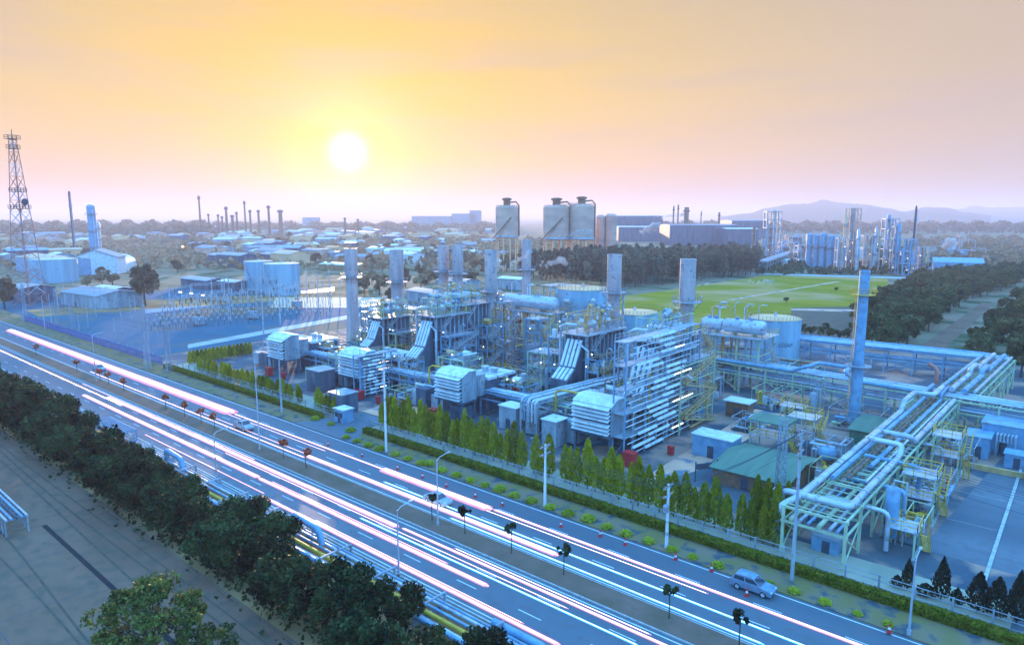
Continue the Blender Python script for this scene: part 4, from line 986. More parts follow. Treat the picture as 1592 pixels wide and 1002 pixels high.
# ---------------------------------------------------------------- elevated drums on steel frames
def drum_frame(x, y, w, dp, z, label, drums, seed, rz=0, cm='green', pipes=True):
    t = thing('drum_platform', label, 'drum platform', (x,y,0), rz)
    rn = random.Random(seed); nx = max(2, round(w/4.5)); b = None
    for i in range(nx+1):
        for j in (0,1):
            MB().bx(-.18,.18,-.18,.18,0,z).build('column', M[cm], t, (w*i/nx, dp*j, 0))
    b = MB()
    for zz in (z*.38,z*.7,z):
        for j in (0,1): b.bar((0,dp*j,zz-.15),(w,dp*j,zz-.15),.26)
        for i in range(nx+1): b.bar((w*i/nx,0,zz-.15),(w*i/nx,dp,zz-.15),.24)
    for i in range(nx):
        b.bar((w*i/nx,0,z*.38),(w*(i+.5)/nx,0,z*.7),.14); b.bar((w*(i+1)/nx,0,z*.38),(w*(i+.5)/nx,0,z*.7),.14)
    b.build('beam', M[cm], t)
    MB().bx(-1,w+1,-1,dp+1,z,z+.14).build('deck', M['galv'], t)
    r = MB(); r.rail([(-1,-1,z+.14),(w+1,-1,z+.14),(w+1,dp+1,z+.14),(-1,dp+1,z+.14)],1.1,.08,2,True); r.build('deck_rail', M['tan' if seed % 2 else 'yellow'], t)
    for (x0,x1,rad,yy) in drums:
        c = z+.5+rad; MB().tube([(x0-.5*rad,yy,c),(x0-.35*rad,yy,c),(x0,yy,c),(x1,yy,c),(x1+.35*rad,yy,c),(x1+.5*rad,yy,c)],[rad*.35,rad*.8,rad,rad,rad*.8,rad*.35],24).build('drum', M['galv'], t)
        for k in (.22,.78): MB().bx(x0+(x1-x0)*k-.25,x0+(x1-x0)*k+.25,yy-rad*.8,yy+rad*.8,z+.14,c-rad*.55).build('saddle', M['steelpaint'], t)
        for k in (.3,.7): MB().cyl((0,0),0,.9,.45,12).build('manhole', M['pipeblue'], t, (x0+(x1-x0)*k,yy-.2,c+rad*.75))
        for i in range(6):
            xx = rn.uniform(x0+.5,x1-.5); h_ = rn.uniform(1.2,3.6)
            MB().tube([(xx,yy,c+rad*.8),(xx,yy,c+rad+h_),(xx+.6,yy,c+rad+h_+.5),(xx+rn.uniform(1,2.5),yy,c+rad+h_+.5)], rn.choice([.1,.16,.24]), 8).build('vent_pipe', M[rn.choice(['galv','tan','tan','white'])], t)
    if pipes:
        for i in range(12):
            xx = rn.uniform(0,w); yy = rn.uniform(0,dp); r_ = rn.choice([.12,.18,.28,.4])
            MB().tube([(xx,yy,z*.1),(xx,yy,z-.2)], r_, 9).build('down_pipe', M[rn.choice(['galv','pipeblue','galv','tan'])], t)
        for i in range(8):
            x0 = rn.uniform(0,w*.5); x1 = x0+rn.uniform(3,w*.5); yy = rn.uniform(0,dp); zz = rn.choice([z*.38,z*.7])+.2; r_ = rn.choice([.12,.2,.3])
            MB().tube([(x0,yy,0),(x0,yy,zz),(x1,yy,zz),(x1,yy+1.2,zz)], r_, 8).build('cross_pipe', M[rn.choice(['galv','pipeblue','rust','tan'])], t)
    s = MB(); s.stairs((w+1.4,0,0),(w+1.4,dp,z*.5)); s.stairs((w+1.4,dp,z*.5),(w+1.4,0,z))
    s.build('stairway', M['galv'], t)
    return t
drum_frame(-136,152,20,6,13.0,'high steel platform with one long grey drum, left of the big tank',[(1,19,2.0,3)],11)
drum_frame(-72,152,15.5,9,12.6,'steel platform with a blue and a shorter drum beside the smallest cream tank',[(6.5,15,1.7,3),(.5,4.6,1.5,4)],12)
drum_frame(-131,168,14,8,19,'tall open pipe structure behind the big cream topped tank',[],13,cm='green')
# process module with tan clutter behind the centre
drum_frame(-140,176,16,8,11,'tan insulated process frame behind the long grey drum',[(2,8,1.3,2),(9,14,1.3,5)],15,cm='tan')

# ---------------------------------------------------------------- storage tanks
def tank(px, pb, pt, pw, label, m='tank', roof='cream', rise=.06, text=None, pos=None, wall_rings=True):
    x, y = pos if pos else G(px, pb); d = DEP(x,y); r = pw*d/FPX/2
    u = hypot(x,y); x += x/u*r; y += y/u*r; d = DEP(x,y); h = ZT((x-x/u*r,y-y/u*r), pt)
    t = thing('storage_tank', label, 'storage tank', (x,y,0), 0)
    b = MB(); b.lathe([(r,0),(r,h),(r*.98,h+.05)], n=64, caps=False)
    for z in ([h*k/5 for k in range(1,5)] if wall_rings else []): b.lathe([(r,z-.05),(r+.03,z),(r,z+.05)], n=64, caps=False)
    b.build('shell', M[m], t)
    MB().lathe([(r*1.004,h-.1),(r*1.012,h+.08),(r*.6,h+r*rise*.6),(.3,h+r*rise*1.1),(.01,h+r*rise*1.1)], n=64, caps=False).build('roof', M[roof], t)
    b = MB(); n = 40; a0 = atan2(-y,-x)
    b.rail([((r-.15)*cos(2*pi*i/n),(r-.15)*sin(2*pi*i/n),h+.05) for i in range(n)],1.0,.07,3,True); b.build('rim_rail', M['tan'], t)
    b = MB(); k = 26
    pts = [((r+.5)*cos(a0-.25-1.0*i/k),(r+.5)*sin(a0-.25-1.0*i/k),h*i/k) for i in range(k+1)]
    for p, q in zip(pts, pts[1:]): b.bar(p,q,.7,.07)
    b.rail([(p[0]*1.01,p[1]*1.01,p[2]) for p in pts],1.0,.05,2); b.build('stairway', M['galv'], t)
    MB().cyl((0,0),h+r*rise,h+r*rise+1.1,.4,12).build('roof_vent', M['galv'], t)
    if text:
        cu = bpy.data.curves.new('lettering','FONT'); cu.body = text; cu.size = text_size = 1.55; cu.align_x = 'CENTER'; cu.extrude = .01
        ob = bpy.data.objects.new('lettering', cu); COL.objects.link(ob)
        me = bpy.data.meshes.new_from_object(ob.evaluated_get(bpy.context.evaluated_depsgraph_get())); bpy.data.objects.remove(ob)
        for v in me.vertices:
            a = a0 + .36 + v.co.x/r; rr = r+.05+v.co.z
            v.co = (rr*cos(a), rr*sin(a), h*.40+v.co.y)
        me.materials.clear(); me.materials.append(M['dark']); o = bpy.data.objects.new('lettering', me); COL.objects.link(o); o.parent = t
    return t, (x,y,r,h)
tank(1201,566,499,80,'smallest cream topped tank of the plant, lettered T-550AP in black', text='T-550AP')
tank(985,548,490,78,'cream topped tank right of the big one, behind the exhaust stack')
tank(905,552,452,84,'largest tank of the plant with a bright cream roof', rise=.05)
tank(440,460,411,55,'front blue tank of the joined pair beyond the switchyard', roof='roofwhite')
tank(405,452,407,44,'rear blue tank of the joined pair beyond the switchyard', roof='roofwhite')
tank(86,440,404,66,'broad blue tank with a pale roof below the lattice mast', roof='roofwhite')
# ================================================================ pipe bridges
def rack(name, label, p, q, width, zs, bay, cm='green', brace=True):
    p = Vector((p[0],p[1],0)); q = Vector((q[0],q[1],0)); d = q-p; ln = d.length; ang = atan2(d.y,d.x)
    t = thing(name, label, 'pipe bridge', (p.x,p.y,0), ang)
    n = max(2, round(ln/bay)); zt = max(zs)
    colm = MB().bx(-.16,.16,-.16,.16,0,zt).mesh('column', M[cm])
    for i in range(n+1):
        for s in (-1,1):
            o = bpy.data.objects.new('column', colm); COL.objects.link(o); o.parent = t; o.location = (ln*i/n, s*width/2, 0)
    b = MB()
    for z in zs:
        for i in range(n+1): b.bar((ln*i/n,-width/2-.3,z-.15),(ln*i/n,width/2+.3,z-.15),.22,.28)
        for s in (-1,1): b.bar((0,s*width/2,z-.15),(ln,s*width/2,z-.15),.2,.26)
    b.build('beam', M[cm], t)
    if brace:
        b = MB()
        for i in range(0, n, 2):
            for s in (-1,1): b.bar((ln*i/n,s*width/2,.3),(ln*(i+1)/n,s*width/2,zs[0]-.3),.13); b.bar((ln*(i+1)/n,s*width/2,.3),(ln*i/n,s*width/2,zs[0]-.3),.13)
        b.build('brace', M[cm], t)
    # cross bars between the bays carry the pipes
    b = MB(); k = int(ln/2)
    for i in range(k): b.bar((ln*(i+.5)/k,-width/2,zt-.1),(ln*(i+.5)/k,width/2,zt-.1),.12)
    b.build('rung', M[cm], t)
    def at_(u, v, z):
        e = d.normalized(); nn = Vector((-e.y,e.x,0)); w = p+e*u+nn*v; return (w.x,w.y,z)
    return at_, ln
def pipe(label, pts, r, m='pipeblue', group=None, n=10, flanges=True, bend=.9):
    # rounded corners
    P = [Vector(a) for a in pts]; out = [P[0]]
    for a, c, e in zip(P, P[1:], P[2:]):
        d1 = (a-c); d2 = (e-c); k = min(bend, d1.length*.4, d2.length*.4); d1.normalize(); d2.normalize()
        for s in range(5):
            f = s/4; out.append((c+d1*k)*(1-f)**2 + c*2*f*(1-f) + (c+d2*k)*f*f)
    out.append(P[-1]); b = MB(); b.tube(out, r, n)
    if flanges:
        for a, c in zip(P, P[1:]):
            L_ = (c-a).length; k = int(L_/7)
            for i in range(1, k+1):
                m_ = a.lerp(c, i/(k+1)); e = (c-a).normalized(); b.tube([m_-e*.07, m_+e*.07], r*1.22, n)
    o = b.build('pipe', M[m], None)
    return tag(o, label, 'pipe', group)
# diagonal bridge running away from the highway
A, B_ = G(1254,790,6.0), G(1432,632,6.4)
A = (-22.2, 80.0); B_ = (-20.6, 150.0)
f, ln = rack('pipe_bridge','long pale green pipe bridge running from the hedge back to the crossing bridge', A, B_, 7.0, (4.2,6.0), 6.0)
RR = [(-2.9,.42,'galv','thickest pale pipe on the left edge of the long bridge'),(-1.9,.16,'white','thin white pipe beside the thick one on the long bridge'),(-.9,.30,'pipeblue','blue pipe along the middle of the long bridge'),(.2,.14,'rust','rusty thin pipe on the long bridge'),(.8,.14,'rust','second rusty pipe, next to the first, on the long bridge'),(1.7,.34,'pipeblue','blue pipe on the right half of the long bridge'),(2.6,.42,'galv','thick pipe on the right edge of the long bridge')]
for v, r, m, lab in RR:
    z = 6.0+r+.02
    if r > .4 and v < 0:
        pts = [f(1.5,v,z),f(28,v,z),f(28,v,z+1.4),f(28,v+5.4,z+1.4),f(34,v+5.4,z+1.4),f(34,v,z+1.4),f(34,v,z),f(ln-3,v,z)]
        pts = [f(2,2.2,z+.0),f(2,v,z)]+[f(26,v,z),f(28,v,z+1.3),f(28,v+4.4,z+1.3),f(33,v+4.4,z+1.3),f(33,v,z+1.3),f(35,v,z),f(ln-3,v,z)]
        pts = [f(3.4,5.0,1.0),f(3.4,5.0,z),f(3.4,v,z)] + pts[2:]
    elif r > .4:
        pts = [f(1,4.4,.8),f(1,4.4,z-1.2),f(3.5,2.6,z),f(ln-18,v,z),f(ln-16,v,z+1.6),f(ln-8,v,z+1.6),f(ln-8,v-3,z+1.6),f(ln,v-3,z+1.6)]
    elif m == 'pipeblue': pts = [f(12 if v > 0 else 20,v,z),f(ln-4,v,z),f(ln-4,v,z+1.2),f(ln+3,v,z+1.2)]
    else: pts = [f(14,v,z),f(ln+1,v,z)]
    pipe(lab, pts, r, m, 'pipes along the long bridge')
for i, v in enumerate((-2.6,-1.8,-.6,.6,1.6,2.6)):
    pipe('lower level pipe under the deck of the long bridge, %s from its left side' % nth(i+1), [f(0,v,4.3+.2),f(ln,v,4.5)], .17+.05*(i % 3), ['pipeblue','galv','green'][i % 3], 'lower pipes of the long bridge')
for i, (u, z1) in enumerate(((8,5.2),(16,5.4),(24,6.4),(40,5.0))):
    pipe('pipe dropping off the right side of the long bridge, %s from the highway end' % nth(i+1), [f(u,1,z1),f(u,-6.0,z1),f(u,-6.0,.4)], .28, ['galv','pipeblue','pipeblue','galv'][i], 'pipes dropping off the long bridge')
# crossing bridge parallel to the highway
f, ln = rack('pipe_bridge','pale green pipe bridge crossing behind the lone chimney', (-66,154), (8,147.5), 6.0, (4.4,6.6), 6.2)
for i, (v, r, m) in enumerate([(-2.6,.42,'pipeblue'),(-1.6,.2,'galv'),(-.9,.2,'pipeblue'),(-.1,.26,'galv'),(.8,.2,'pipeblue'),(1.6,.3,'galv'),(2.5,.2,'white')]):
    z = 6.6+r+.02
    pts = [f(0,v,z),f(ln,v,z)]
    if i == 0: pts = [f(0,v,z),f(18,v,z),f(22,v,z+1.8),f(22,v+4,z+1.8),f(29,v+4,z+1.8),f(29,v,z+1.8),f(31,v,z),f(44,v,z),f(44,v-1.6,z-1.2)]
    pipe('pipe on the crossing bridge, %s from its near edge' % nth(i+1), pts, r, m, 'pipes on the crossing bridge')
for i, v in enumerate((-2.2,-1,.4,1.8)): pipe('lower pipe of the crossing bridge, %s from its near edge' % nth(i+1), [f(0,v,4.7),f(ln,v,4.7)], .2, ['galv','pipeblue'][i % 2], 'lower pipes of the crossing bridge')
b = MB(); 
# rear bridge along the field
f, ln = rack('pipe_bridge','long low pipe bridge at the back of the plant along the field', (-66,197), (-14,200), 6.0, (3.6,6.2), 6.5, cm='pipeblue')
for i, v in enumerate((-2.7,-1.8,-.9,0,.9,1.8,2.7)):
    pipe('pipe on the rear bridge, %s from its near edge' % nth(i+1), [f(0,v,6.5),f(ln,v,6.5)] if i < 6 else [f(0,v,6.6),f(ln-5,v,6.6),f(ln-3,v-1,6.6),f(ln-3,v-13,6.6)], .24 if i < 6 else .45, ['pipeblue','galv'][i % 2], 'pipes on the rear bridge')
for k, v in enumerate((-1.5,-.4,.9)): pipe('lower pipe of the rear bridge, %s from its near edge' % nth(k+1), [f(0,v,3.9),f(ln,v,3.9)], .22, 'pipeblue', 'lower pipes of the rear bridge')
f, ln = rack('pipe_bridge','short pipe bridge joining the crossing bridge to the rear bridge', (-18,152), (-16,196), 7.0, (5.0,7.0), 6.5)
for i, (v, r) in enumerate(((-2.8,.3),(-1.4,.5),(.6,.5),(2.6,.3))):
    pipe('pipe on the short joining bridge, %s from its left edge' % nth(i+1), [f(-2,v,7.3+r),f(ln*.35,v,7.3+r),f(ln*.35,v,8.4+r),f(ln*.35+6,v,8.4+r),f(ln*.35+6,v,7.3+r),f(ln,v,7.3+r)] if i in (1,2) else [f(0,v,7.2+r),f(ln,v,7.2+r)], r, 'pipeblue' if i % 2 else 'galv', 'pipes on the joining bridge')
x, y = G(1457,578,9); pipe('pink hooked vent pipe sticking up above the joining bridge', [(x,y,6.5),(x,y,9.6),(x-1.6,y-.3,10.6)], .38, 'redwhite')
# bridge going between the turbines (upper right to lower left)
f, ln = rack('pipe_bridge','pipe bridge running between the two rightmost boilers toward the road', (-76.5,94), (-70.5,150), 4.2, (5.2,6.8), 6.5, cm='steelpaint')
for i, (v, r) in enumerate(((-1.7,.28),(-.8,.2),(.1,.36),(1.1,.2),(1.8,.28))):
    pipe('pipe on the bridge between the boilers, %s from its left edge' % nth(i+1), [f(0,v,3),f(0,v,6.85+r),f(ln,v,6.85+r)], r, ['galv','white','galv','pipeblue','galv'][i], 'pipes on the bridge between the boilers')
f, ln = rack('pipe_bridge','low pipe bridge parallel to the road before the turbine units', (-158,99.5), (-72,101), 3.0, (3.6,5.0), 7, cm='pipeblue', brace=False)
for i, v in enumerate((-1.2,-.4,.4,1.2)):
    pipe('pipe on the low bridge before the turbines, %s from its near edge' % nth(i+1), [f(0,v,5.25),f(ln,v,5.25)], .2, ['galv','pipeblue','white','galv'][i], 'pipes on the low bridge before the turbines')
# steam lines across the far left of the plant
f, ln = rack('pipe_bridge','slender pipe bridge passing behind the two left stacks', (-215,176), (-140,178), 3.0, (5.0,), 8, cm='galv', brace=False)
for i, v in enumerate((-1,0,1)): pipe('pipe on the slender bridge behind the left stacks, %s from its near edge' % nth(i+1), [f(0,v,5.3),f(22,v,5.3),f(22,v,8),f(27,v,8),f(27,v,5.3),f(ln,v,5.3)] if i == 0 else [f(0,v,5.3),f(ln,v,5.3)], .25, 'galv', 'pipes on the slender bridge')
# ---------------------------------------------------------------- roadside pipes beside the dark trees
PR = [(42.6,.55,.24,'yellow','yellow pipe running along the roadside pipe strip'),(42.0,.4,.15,'white','thin pale pipe beside the yellow one on the pipe strip'),(43.6,.55,.18,'pipeblue','slim blue pipe nearest the yellow one on the pipe strip'),(44.4,.55,.22,'galv','grey pipe in the middle of the pipe strip'),(45.0,.55,.16,'pipeblue','outer blue pipe at the road edge of the pipe strip'),(41.3,.55,.28,'pipeblue','thick blue pipe on the tree side of the pipe strip')]
for y, z, r, m, lab in PR: pipe(lab, [(-240,y,z+r),(10,y,z+r)], r, m, 'pipes of the roadside strip', bend=.4)
sl_ = MB().bx(-.15,.15,40.9,45.5,-.03,.5).bx(-.12,.12,41.0,41.2,.5,1.6).bx(-.12,.12,45.2,45.4,.5,1.6).bx(-.12,.12,41.0,45.4,1.6,1.75).mesh('pipe_support', M['steelpaint'])
i = 0
for x in range(-232, 0, 8):
    i += 1; o = bpy.data.objects.new('pipe_support', sl_); COL.objects.link(o); o.location = (x,0,0)
    tag(o, 'low steel frame over the roadside pipes, %s from the far end' % nth(i), 'pipe support', 'low frames over the roadside pipes')
for px, py, lab in [(455,830,'bent grey expansion loop rising from the roadside pipes'),(262,718,'squared pipe loop over the roadside pipes at the far end'),(790,985,'flat oval pipe loop lying at the bottom edge beside the highway')]:
    x, y = G(px, py, 1.5)
    pipe(lab, [(x-3,44.4,.8),(x-3,44.4,2.6),(x+3.2,44.0,2.6),(x+4.0,44.0,.8)] if 'oval' not in lab else [(x-3,45.6,.9),(x+3.4,45.6,.9),(x+3.4,43.9,.9),(x-3,43.9,.9)], .42, 'pipeblue', 'pipe loops of the roadside strip')
x, y = G(165,665,2); b = thing('valve_shelter','low open blue steel frame over valves beside the far roadside pipes','valve shelter',(x-5,43,0))
f_ = MB()
for i in range(4):
    for yy in (0,2.6): f_.bx(i*4-.1,i*4+.1,yy-.1,yy+.1,0,2.6)
    f_.bar((i*4,0,2.5),(i*4,2.6,2.5),.18)
for yy in (0,2.6): f_.bar((0,yy,2.5),(12,yy,2.5),.18)
for k in range(5): f_.bar((0,.3+k*.5,2.65),(12,.3+k*.5,2.65),.16)
f_.build('frame', M['pipeblue'], b)
for i in range(3): MB().tube([(0,0,.4),(0,0,1.6),(0,.6,1.9)],.25,8).build('valve', M['galv'], b, (2+i*4,1.2,0))
# small pipe trestle in the yard, left edge
x, y = G(45,825); t = thing('pipe_trestle','small pipe trestle of blue pipes at the left edge of the near yard','pipe trestle',(x,y,0))
b = MB()
for i in range(9):
    for yy in (0,-2.4): b.bx(-i*1.6-.08,-i*1.6+.08,yy-.08,yy+.08,0,2.2)
    b.bar((-i*1.6,0,2.1),(-i*1.6,-2.4,2.1),.14)
b.build('frame', M['steelpaint'], t)
for k in range(5): MB().tube([(.6,-.1-k*.55,2.35),(-26,-.1-k*.55,2.35)], .15, 8).build('pipe', M[['galv','pipeblue','dark','pipeblue','galv'][k]], t)
for k in range(6): MB().tube([(-1-k*2.2,-2.6,.5),(-1-k*2.2,-6,.5),(-1-k*2.2,-6,.1)], .14, 8).build('ground_pipe', M[['dark','galv'][k % 2]], t)
# ---------------------------------------------------------------- stair towers, vessels, modules near the long bridge
def platform(x, y, w, dp, zs, label, m='yellow', stairs=True, roof=None):
    t = thing('access_platform', label, 'platform', (x,y,0), 0, 'yellow railed access platforms')
    for xx in (0,w):
        for yy in (0,dp): MB().bx(xx-.1,xx+.1,yy-.1,yy+.1,0,zs[-1]+(2.6 if roof else .1)).build('post', M['green'], t)
    for z in zs:
        MB().bx(-.3,w+.3,-.3,dp+.3,z,z+.1).build('deck', M['galv'], t)
        MB().rail([(-.25,-.25,z+.1),(w+.25,-.25,z+.1),(w+.25,dp+.25,z+.1),(-.25,dp+.25,z+.1)],1.1,.09,1.3,True).build('rail', M[m], t)
    if stairs:
        z0 = 0; s = MB()
        for k, z in enumerate(zs):
            a, c = ((w+.9,dp,z0),(w+.9,0,z+.1)) if k % 2 == 0 else ((w+.9,0,z0),(w+.9,dp,z+.1)); s.stairs(a,c); z0 = z
        s.build('stairway', M[m], t)
    if roof: MB().bx(-.5,w+.5,-.5,dp+.5,zs[-1]+2.6,zs[-1]+2.75).build('roof', M[roof], t)
    return t
platform(-42.3,112.0,5.6,4.5,[3.4],'green roofed stair shelter with yellow rails beside the inner road', roof='greenroof')
platform(-38.5,119.5,4.2,3.8,[3.2,5.6],'double yellow railed platform in front of the lone chimney')
platform(-43.0,128.5,4.0,3.0,[4.8],'yellow railed platform furthest back beside the inner road')
platform(-17.0,101,3.6,3.6,[3.0,6.0],'yellow railed platform on the right flank of the long bridge')
platform(-16.5,119,3.4,3.4,[4.0,7.0],'tall yellow railed tower where the long bridge meets the crossing one')
platform(-16.2,88.5,3.0,3.0,[3.2],'low yellow railed platform near the highway end of the long bridge')
def vessel(px, py, r, h, label, m='pipeblue', legs=True):
    x, y = G(px, py); t = thing('process_vessel', label, 'vessel', (x,y,0), 0, 'upright process vessels'); z0 = .9 if legs else .1
    MB().lathe([(r*.2,z0),(r*.75,z0+.15*r),(r,z0+.5*r),(r,h-.5*r),(r*.75,h-.15*r),(r*.2,h)], n=22).build('shell', M[m], t)
    if legs:
        for i in range(3): a = i*2.1; MB().bar((r*.8*cos(a),r*.8*sin(a),0),(r*.8*cos(a),r*.8*sin(a),z0+.6*r),.16).build('leg', M['steelpaint'], t)
    MB().tube([(0,0,h-.1),(0,0,h+.8),(r+.6,0,h+.8),(r+.6,0,.2)], .12, 8).build('pipework', M['galv'], t)
    MB().cyl((0,0),0,.1,.35,14).build('flange', M['yellow'], t, (0,-r,h*.25)).rotation_euler = (pi/2,0,0)
for px, py, r, h, lab, m in [(1382,845,.8,7.5,'tall blue upright vessel with a round yellow flange beside the long bridge','pipeblue'),(1420,790,1.0,2.6,'squat blue vessel at the corner of the right yard','pipeblue'),(1285,722,1.5,3.0,'fat short vessel on legs between shed and long bridge','pipeblue'),(1262,655,.7,6.0,'slim vessel left of the lone chimney','steelpaint'),(1270,640,.6,7.0,'slimmer vessel right beside its twin left of the chimney','steelpaint'),(1437,800,.9,2.2,'round topped drum on the ground in the right yard','galv'),(1398,700,.7,5.5,'upright vessel hidden among rails on the right flank of the bridge','galv')]:
    vessel(px, py, r, h, lab, m)
# clutter skids: pumps and small pipework on a base frame
def skid(x, y, w, dp, h, label, seed):
    t = thing('pipework_skid', label, 'pipework', (x,y,0), 0, 'pipework skids'); rn = random.Random(seed)
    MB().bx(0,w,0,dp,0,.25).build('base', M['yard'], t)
    for i in range(9):
        x0, y0 = rn.uniform(0,w), rn.uniform(0,dp); z = rn.uniform(.8,h); x1 = rn.uniform(0,w); y1 = rn.uniform(0,dp)
        MB().tube([(x0,y0,.2),(x0,y0,z),(x1,y0,z),(x1,y1,z),(x1,y1,.2)], rn.choice([.09,.14,.2,.26]), 8).build('pipe', M[rn.choice(['galv','pipeblue','pipeblue','steelpaint','tan','yellow'] if seed % 3 == 0 else ['galv','pipeblue','galv','rust'])], t)
    for i in range(3):
        b = MB(); b.tube([(0,0,.8),(.9,0,.8)], [.35,.35], 12); b.bx(-.3,1.0,-.3,.3,.2,.5); b.tube([(1.0,0,.8),(1.6,0,.8)], .22, 10)
        b.build('pump', M[rn.choice(['pipeblue','blue','red','green'])], t, (rn.uniform(0,w-1.6),rn.uniform(.5,dp-.5),0))
    for i in range(2): MB().bx(0,.9,0,.5,.25,rn.uniform(1.4,2.2)).build('control_box', M[rn.choice(['white','steelpaint'])], t, (rn.uniform(0,w-1),rn.uniform(0,dp-.6),0))
    b = MB()
    for xx in (0,w*.5,w):
        for yy in (0,dp): b.bar((xx,yy,.2),(xx,yy,h),.12)
        b.bar((xx,0,h),(xx,dp,h),.12)
    for yy in (0,dp): b.bar((0,yy,h),(w,yy,h),.12)
    b.build('frame', M[rn.choice(['green','steelpaint','green'])], t)
SK = [(-30,104,8,6,3.0,'skid right of the broad green shed'),(-34,115.5,6,4.5,3.6,'skid between stair shelter and long bridge'),(-36.5,136,9,7,4,'skid behind the lone chimney'),(-17.5,92,4.5,7,3.2,'skid right of the long bridge near the highway'),(-17.2,107,4.5,8,3.6,'skid right of the long bridge, halfway along'),(-17,127,5,10,3.6,'skid right of the long bridge at its far end'),
      (-53,140,8,7,4.2,'skid at the back of the inner road'),(-50,122.5,5.5,5.5,2.6,'skid left of the inner road, behind the pale cabin'),(-70,135,9,9,5,'skid between rightmost stack and drum platform'),(-92,134,9,8,5,'skid beside the stack before the big tank'),(-106,112,8,9,4.5,'skid left of the boiler before the tank'),(-104,125,8,10,4,'skid under the left drum platform'),(-138,112,8,10,4.6,'skid between the second and third boilers'),(-165,108,8,9,4.5,'skid behind the leftmost intake'),(-172,120,8,8,4,'skid below the leftmost stack'),(-86,99,6,6,3.6,'skid left of the rightmost intake'),(-115,92,6,5,3.4,'skid behind the gate, right side'),(-146,92,7,5,3.4,'skid right of the leftmost intake'),(-128,142,12,8,6,'skid behind the wide ribbed boiler'),(-100,147,12,8,5.5,'skid in front of the big tank'),(-60,163,12,10,5,'skid under the smallest cream tank'),(-160,140,14,10,5,'skid behind the second stack'),(-30.5,86.5,5,6,3.5,'skid behind the cypress clump')]
for k, (x,y,w,dp,h,lab) in enumerate(SK): skid(x,y,w,dp,h,'pipework '+lab,k+3)
# blue boxes at the right
for px, py, w, dp, h, lab in [(1523,700,6.5,6,5.0,'large blue box shaped building at the right frame edge'),(1497,708,3.5,5,3.6,'lower blue box left of the large blue building'),(1560,735-10,3,3,2.2,'small blue cabinet before the large blue building'),(1592,755,4,4,2.2,'blue container with a dark opening at the frame edge')]:
    x, y = G(px, py); cabin('blue_module', lab, 'module', x, y, w, dp, h, 'pipeblue', 'pipeblue', group='blue boxes of the right yard')
x, y = G(1545,712); t = thing('cooler_stand','slatted cooler on tall legs before the large blue building','cooler',(x,y,0))
b = MB(); [b.bx(i*.5,i*.5+.25,0,1.6,3.0,4.2) for i in range(6)]; b.build('fin', M['steelpaint'], t)
for xx in (.1,2.7):
    for yy in (.1,1.5): MB().bx(xx-.08,xx+.08,yy-.08,yy+.08,0,3.0).build('leg', M['steelpaint'], t)
x, y = G(1252,868); cabin('blue_bin','blue skip with two round openings under the end of the long bridge','skip',-23.2,83.2,3.0,1.8,1.9,'pipeblue','steelpaint')
b = MB(); b.prismx([(0,0),(.35,0),(.35,.9),(0,.9)],0,12); o = b.build('barrier', M['tan'], None, (*G(1480,722),0)); tag(o,'low striped concrete barrier at the back of the right yard','barrier')
# lattice pylon by the green shed, sign frame on the road
def lattice(name, label, cat, x, y, z0, h, w0, w1, secs, m, mats2=None, bw=.12, rz=0):
    t = thing(name, label, cat, (x,y,z0), rz)
    for sx, sy in ((-1,-1),(1,-1),(1,1),(-1,1)): MB().bar((sx*w0/2,sy*w0/2,0),(sx*w1/2,sy*w1/2,h),bw*1.5).build('leg', M[m], t)
    for k in range(secs):
        za, zb = h*k/secs, h*(k+1)/secs; wa, wb = w0+(w1-w0)*k/secs, w0+(w1-w0)*(k+1)/secs; b = MB()
        c = [(-1,-1),(1,-1),(1,1),(-1,1)]
        for (ax,ay),(bx_,by) in zip(c, c[1:]+c[:1]):
            b.bar((ax*wa/2,ay*wa/2,za),(bx_*wb/2,by*wb/2,zb),bw); b.bar((bx_*wa/2,by*wa/2,za),(ax*wb/2,ay*wb/2,zb),bw); b.bar((ax*wb/2,ay*wb/2,zb),(bx_*wb/2,by*wb/2,zb),bw)
        b.build('bracing', M[(mats2 or [m])[k % len(mats2 or [m])]], t)
    return t
x, y = G(1211,778); lattice('lattice_tower','slim steel lattice tower beside the broad green shed','lattice tower',x,y,0,ZT((x,y),650),1.1,.9,9,'steelpaint',bw=.06)
x, y = G(1095,752); t = thing('sign_frame','dark sign board on two thin posts beside the inner road','sign',(x-1.5,y,0),1.0)
for xx in (0,3.8): MB().bx(xx-.07,xx+.07,-.07,.07,0,3.2).build('post', M['dark'], t)
MB().bx(.07,3.73,-.05,.05,1.9,2.8).build('board', M['dark'], t)
